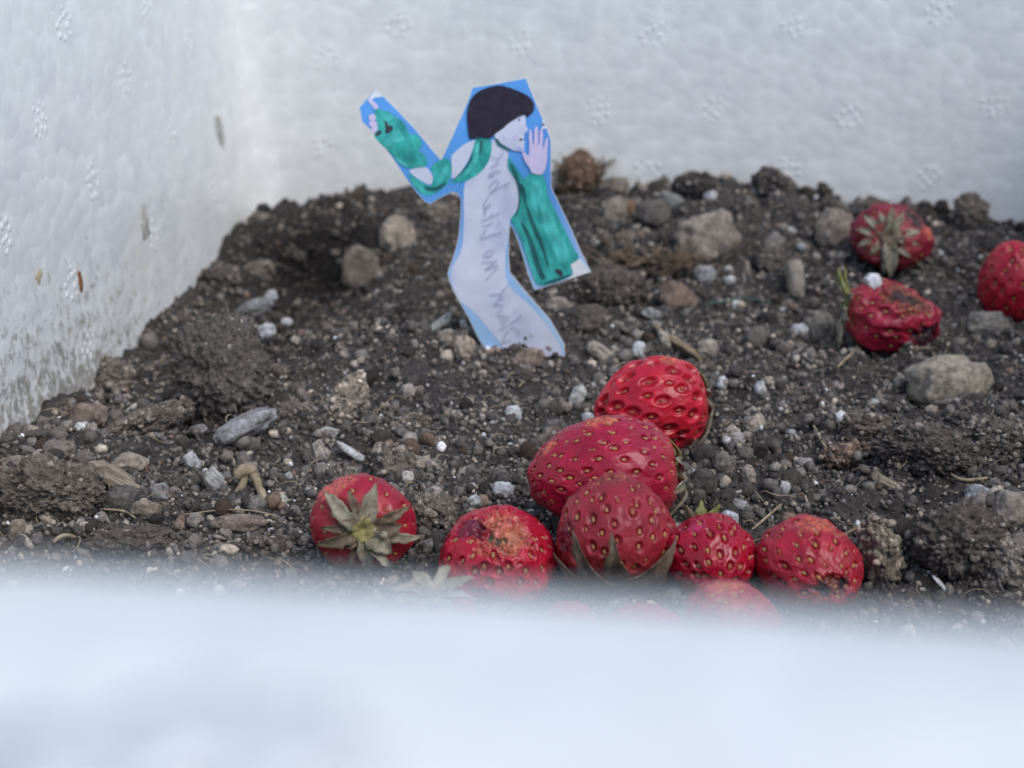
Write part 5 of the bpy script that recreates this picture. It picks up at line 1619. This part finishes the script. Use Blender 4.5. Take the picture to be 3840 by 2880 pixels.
# ------------------------------------------------------------------ crumbs too many to count
def crumb_field(name, n, r0, r1, power, sub, nvar, seed, label, flat=(0.6, 1.0)):
    rs = np.random.default_rng(seed)
    v, f = ico(sub)
    var = []
    for k in range(nvar):
        q = np.sign(v) * np.abs(v) ** 0.85 * (1 + 0.6 * fbm(v * 1.5 + k * 5.3 + seed, 2)[:, None] + 0.25 * np.abs(fbm(v * 3.5 + k, 1))[:, None])
        var.append(q)
    var = np.array(var)
    xy = visible_xy(n)
    r = r0 + (r1 - r0) * rs.random(n) ** power
    # size varies in patches
    p3 = np.column_stack([xy, np.zeros(n)])
    patch = fbm(p3 * 35 + seed, 2)
    r *= 1 + 0.5 * np.clip(patch * 1.8, -0.7, 0.9)
    z = terrain(xy[:, 0], xy[:, 1], True) + r * rs.uniform(-0.25, 0.75, n)
    qs = rs.normal(size=(n, 4))
    qs /= np.linalg.norm(qs, axis=1)[:, None]
    w_, x_, y_, z_ = qs.T
    Rm = np.stack([1 - 2 * (y_ * y_ + z_ * z_), 2 * (x_ * y_ - z_ * w_), 2 * (x_ * z_ + y_ * w_),
                   2 * (x_ * y_ + z_ * w_), 1 - 2 * (x_ * x_ + z_ * z_), 2 * (y_ * z_ - x_ * w_),
                   2 * (x_ * z_ - y_ * w_), 2 * (y_ * z_ + x_ * w_), 1 - 2 * (x_ * x_ + y_ * y_)], 1).reshape(-1, 3, 3)
    sc_ = rs.uniform(0.65, 1.25, (n, 3))
    long = rs.random(n) < 0.06
    sc_[long] *= np.array([2.4, 0.6, 0.5])
    sh = var[rs.integers(0, nvar, n)] * sc_[:, None, :] * r[:, None, None]
    V_ = np.einsum('nij,nkj->nki', Rm, sh) + np.column_stack([xy, z])[:, None, :]
    F_ = f[None, :, :] + (np.arange(n) * len(v))[:, None, None]
    tn = rs.choice(len(TONES), n, p=tw_)
    C_ = np.array([t_[0] for t_ in TONES])[tn] * (0.6 + 1.15 * rs.random(n) ** 1.4)[:, None] * 1.22 * damp_shade(xy[:, 0], xy[:, 1])[:, None]
    C_ = np.repeat(C_[:, None, :], len(v), 1)
    o = make_mesh(name, V_.reshape(-1, 3), F_.reshape(-1, 3), M['crumb'], True, C_.reshape(-1, 3))
    return tag(o, label, 'soil crumbs', None, 'stuff')


crumb_field('soil_crumbs', 7200, 0.0006, 0.0019, 2.2, 2, 14, 11, 'coarse grey-brown soil crumbs covering the ground between the berries')
crumb_field('soil_grains', 48000, 0.00030, 0.00090, 1.4, 1, 16, 12, 'fine dark soil grains filling the gaps between the coarse crumbs')

# hair-thin roots
rs = np.random.default_rng(21)
vs_, fs_, b0 = [], [], 0
for (x, y) in visible_xy(420):
    L_ = rs.uniform(0.003, 0.011)
    a_ = rs.uniform(0, 6.28)
    z0 = terrain(x, y)[0] + 0.0014
    cv = rs.normal() * 1.2
    path = []
    for q in np.linspace(0, 1, 7):
        aa = a_ + cv * q
        path.append((x + L_ * q * math.cos(aa), y + L_ * q * math.sin(aa), z0 + L_ * 0.25 * math.sin(q * 3.1) * rs.uniform(0.5, 1.0)))
    v, f = tube(path, rs.uniform(0.00007, 0.00022), 4, 0.5)
    vs_.append(v)
    fs_.append(f + b0)
    b0 += len(v)
tag(make_mesh('root_hairs', np.concatenate(vs_), np.concatenate(fs_), M['straw'], True), 'hair-thin dry roots and straw bits scattered over the soil', 'roots', None, 'stuff')
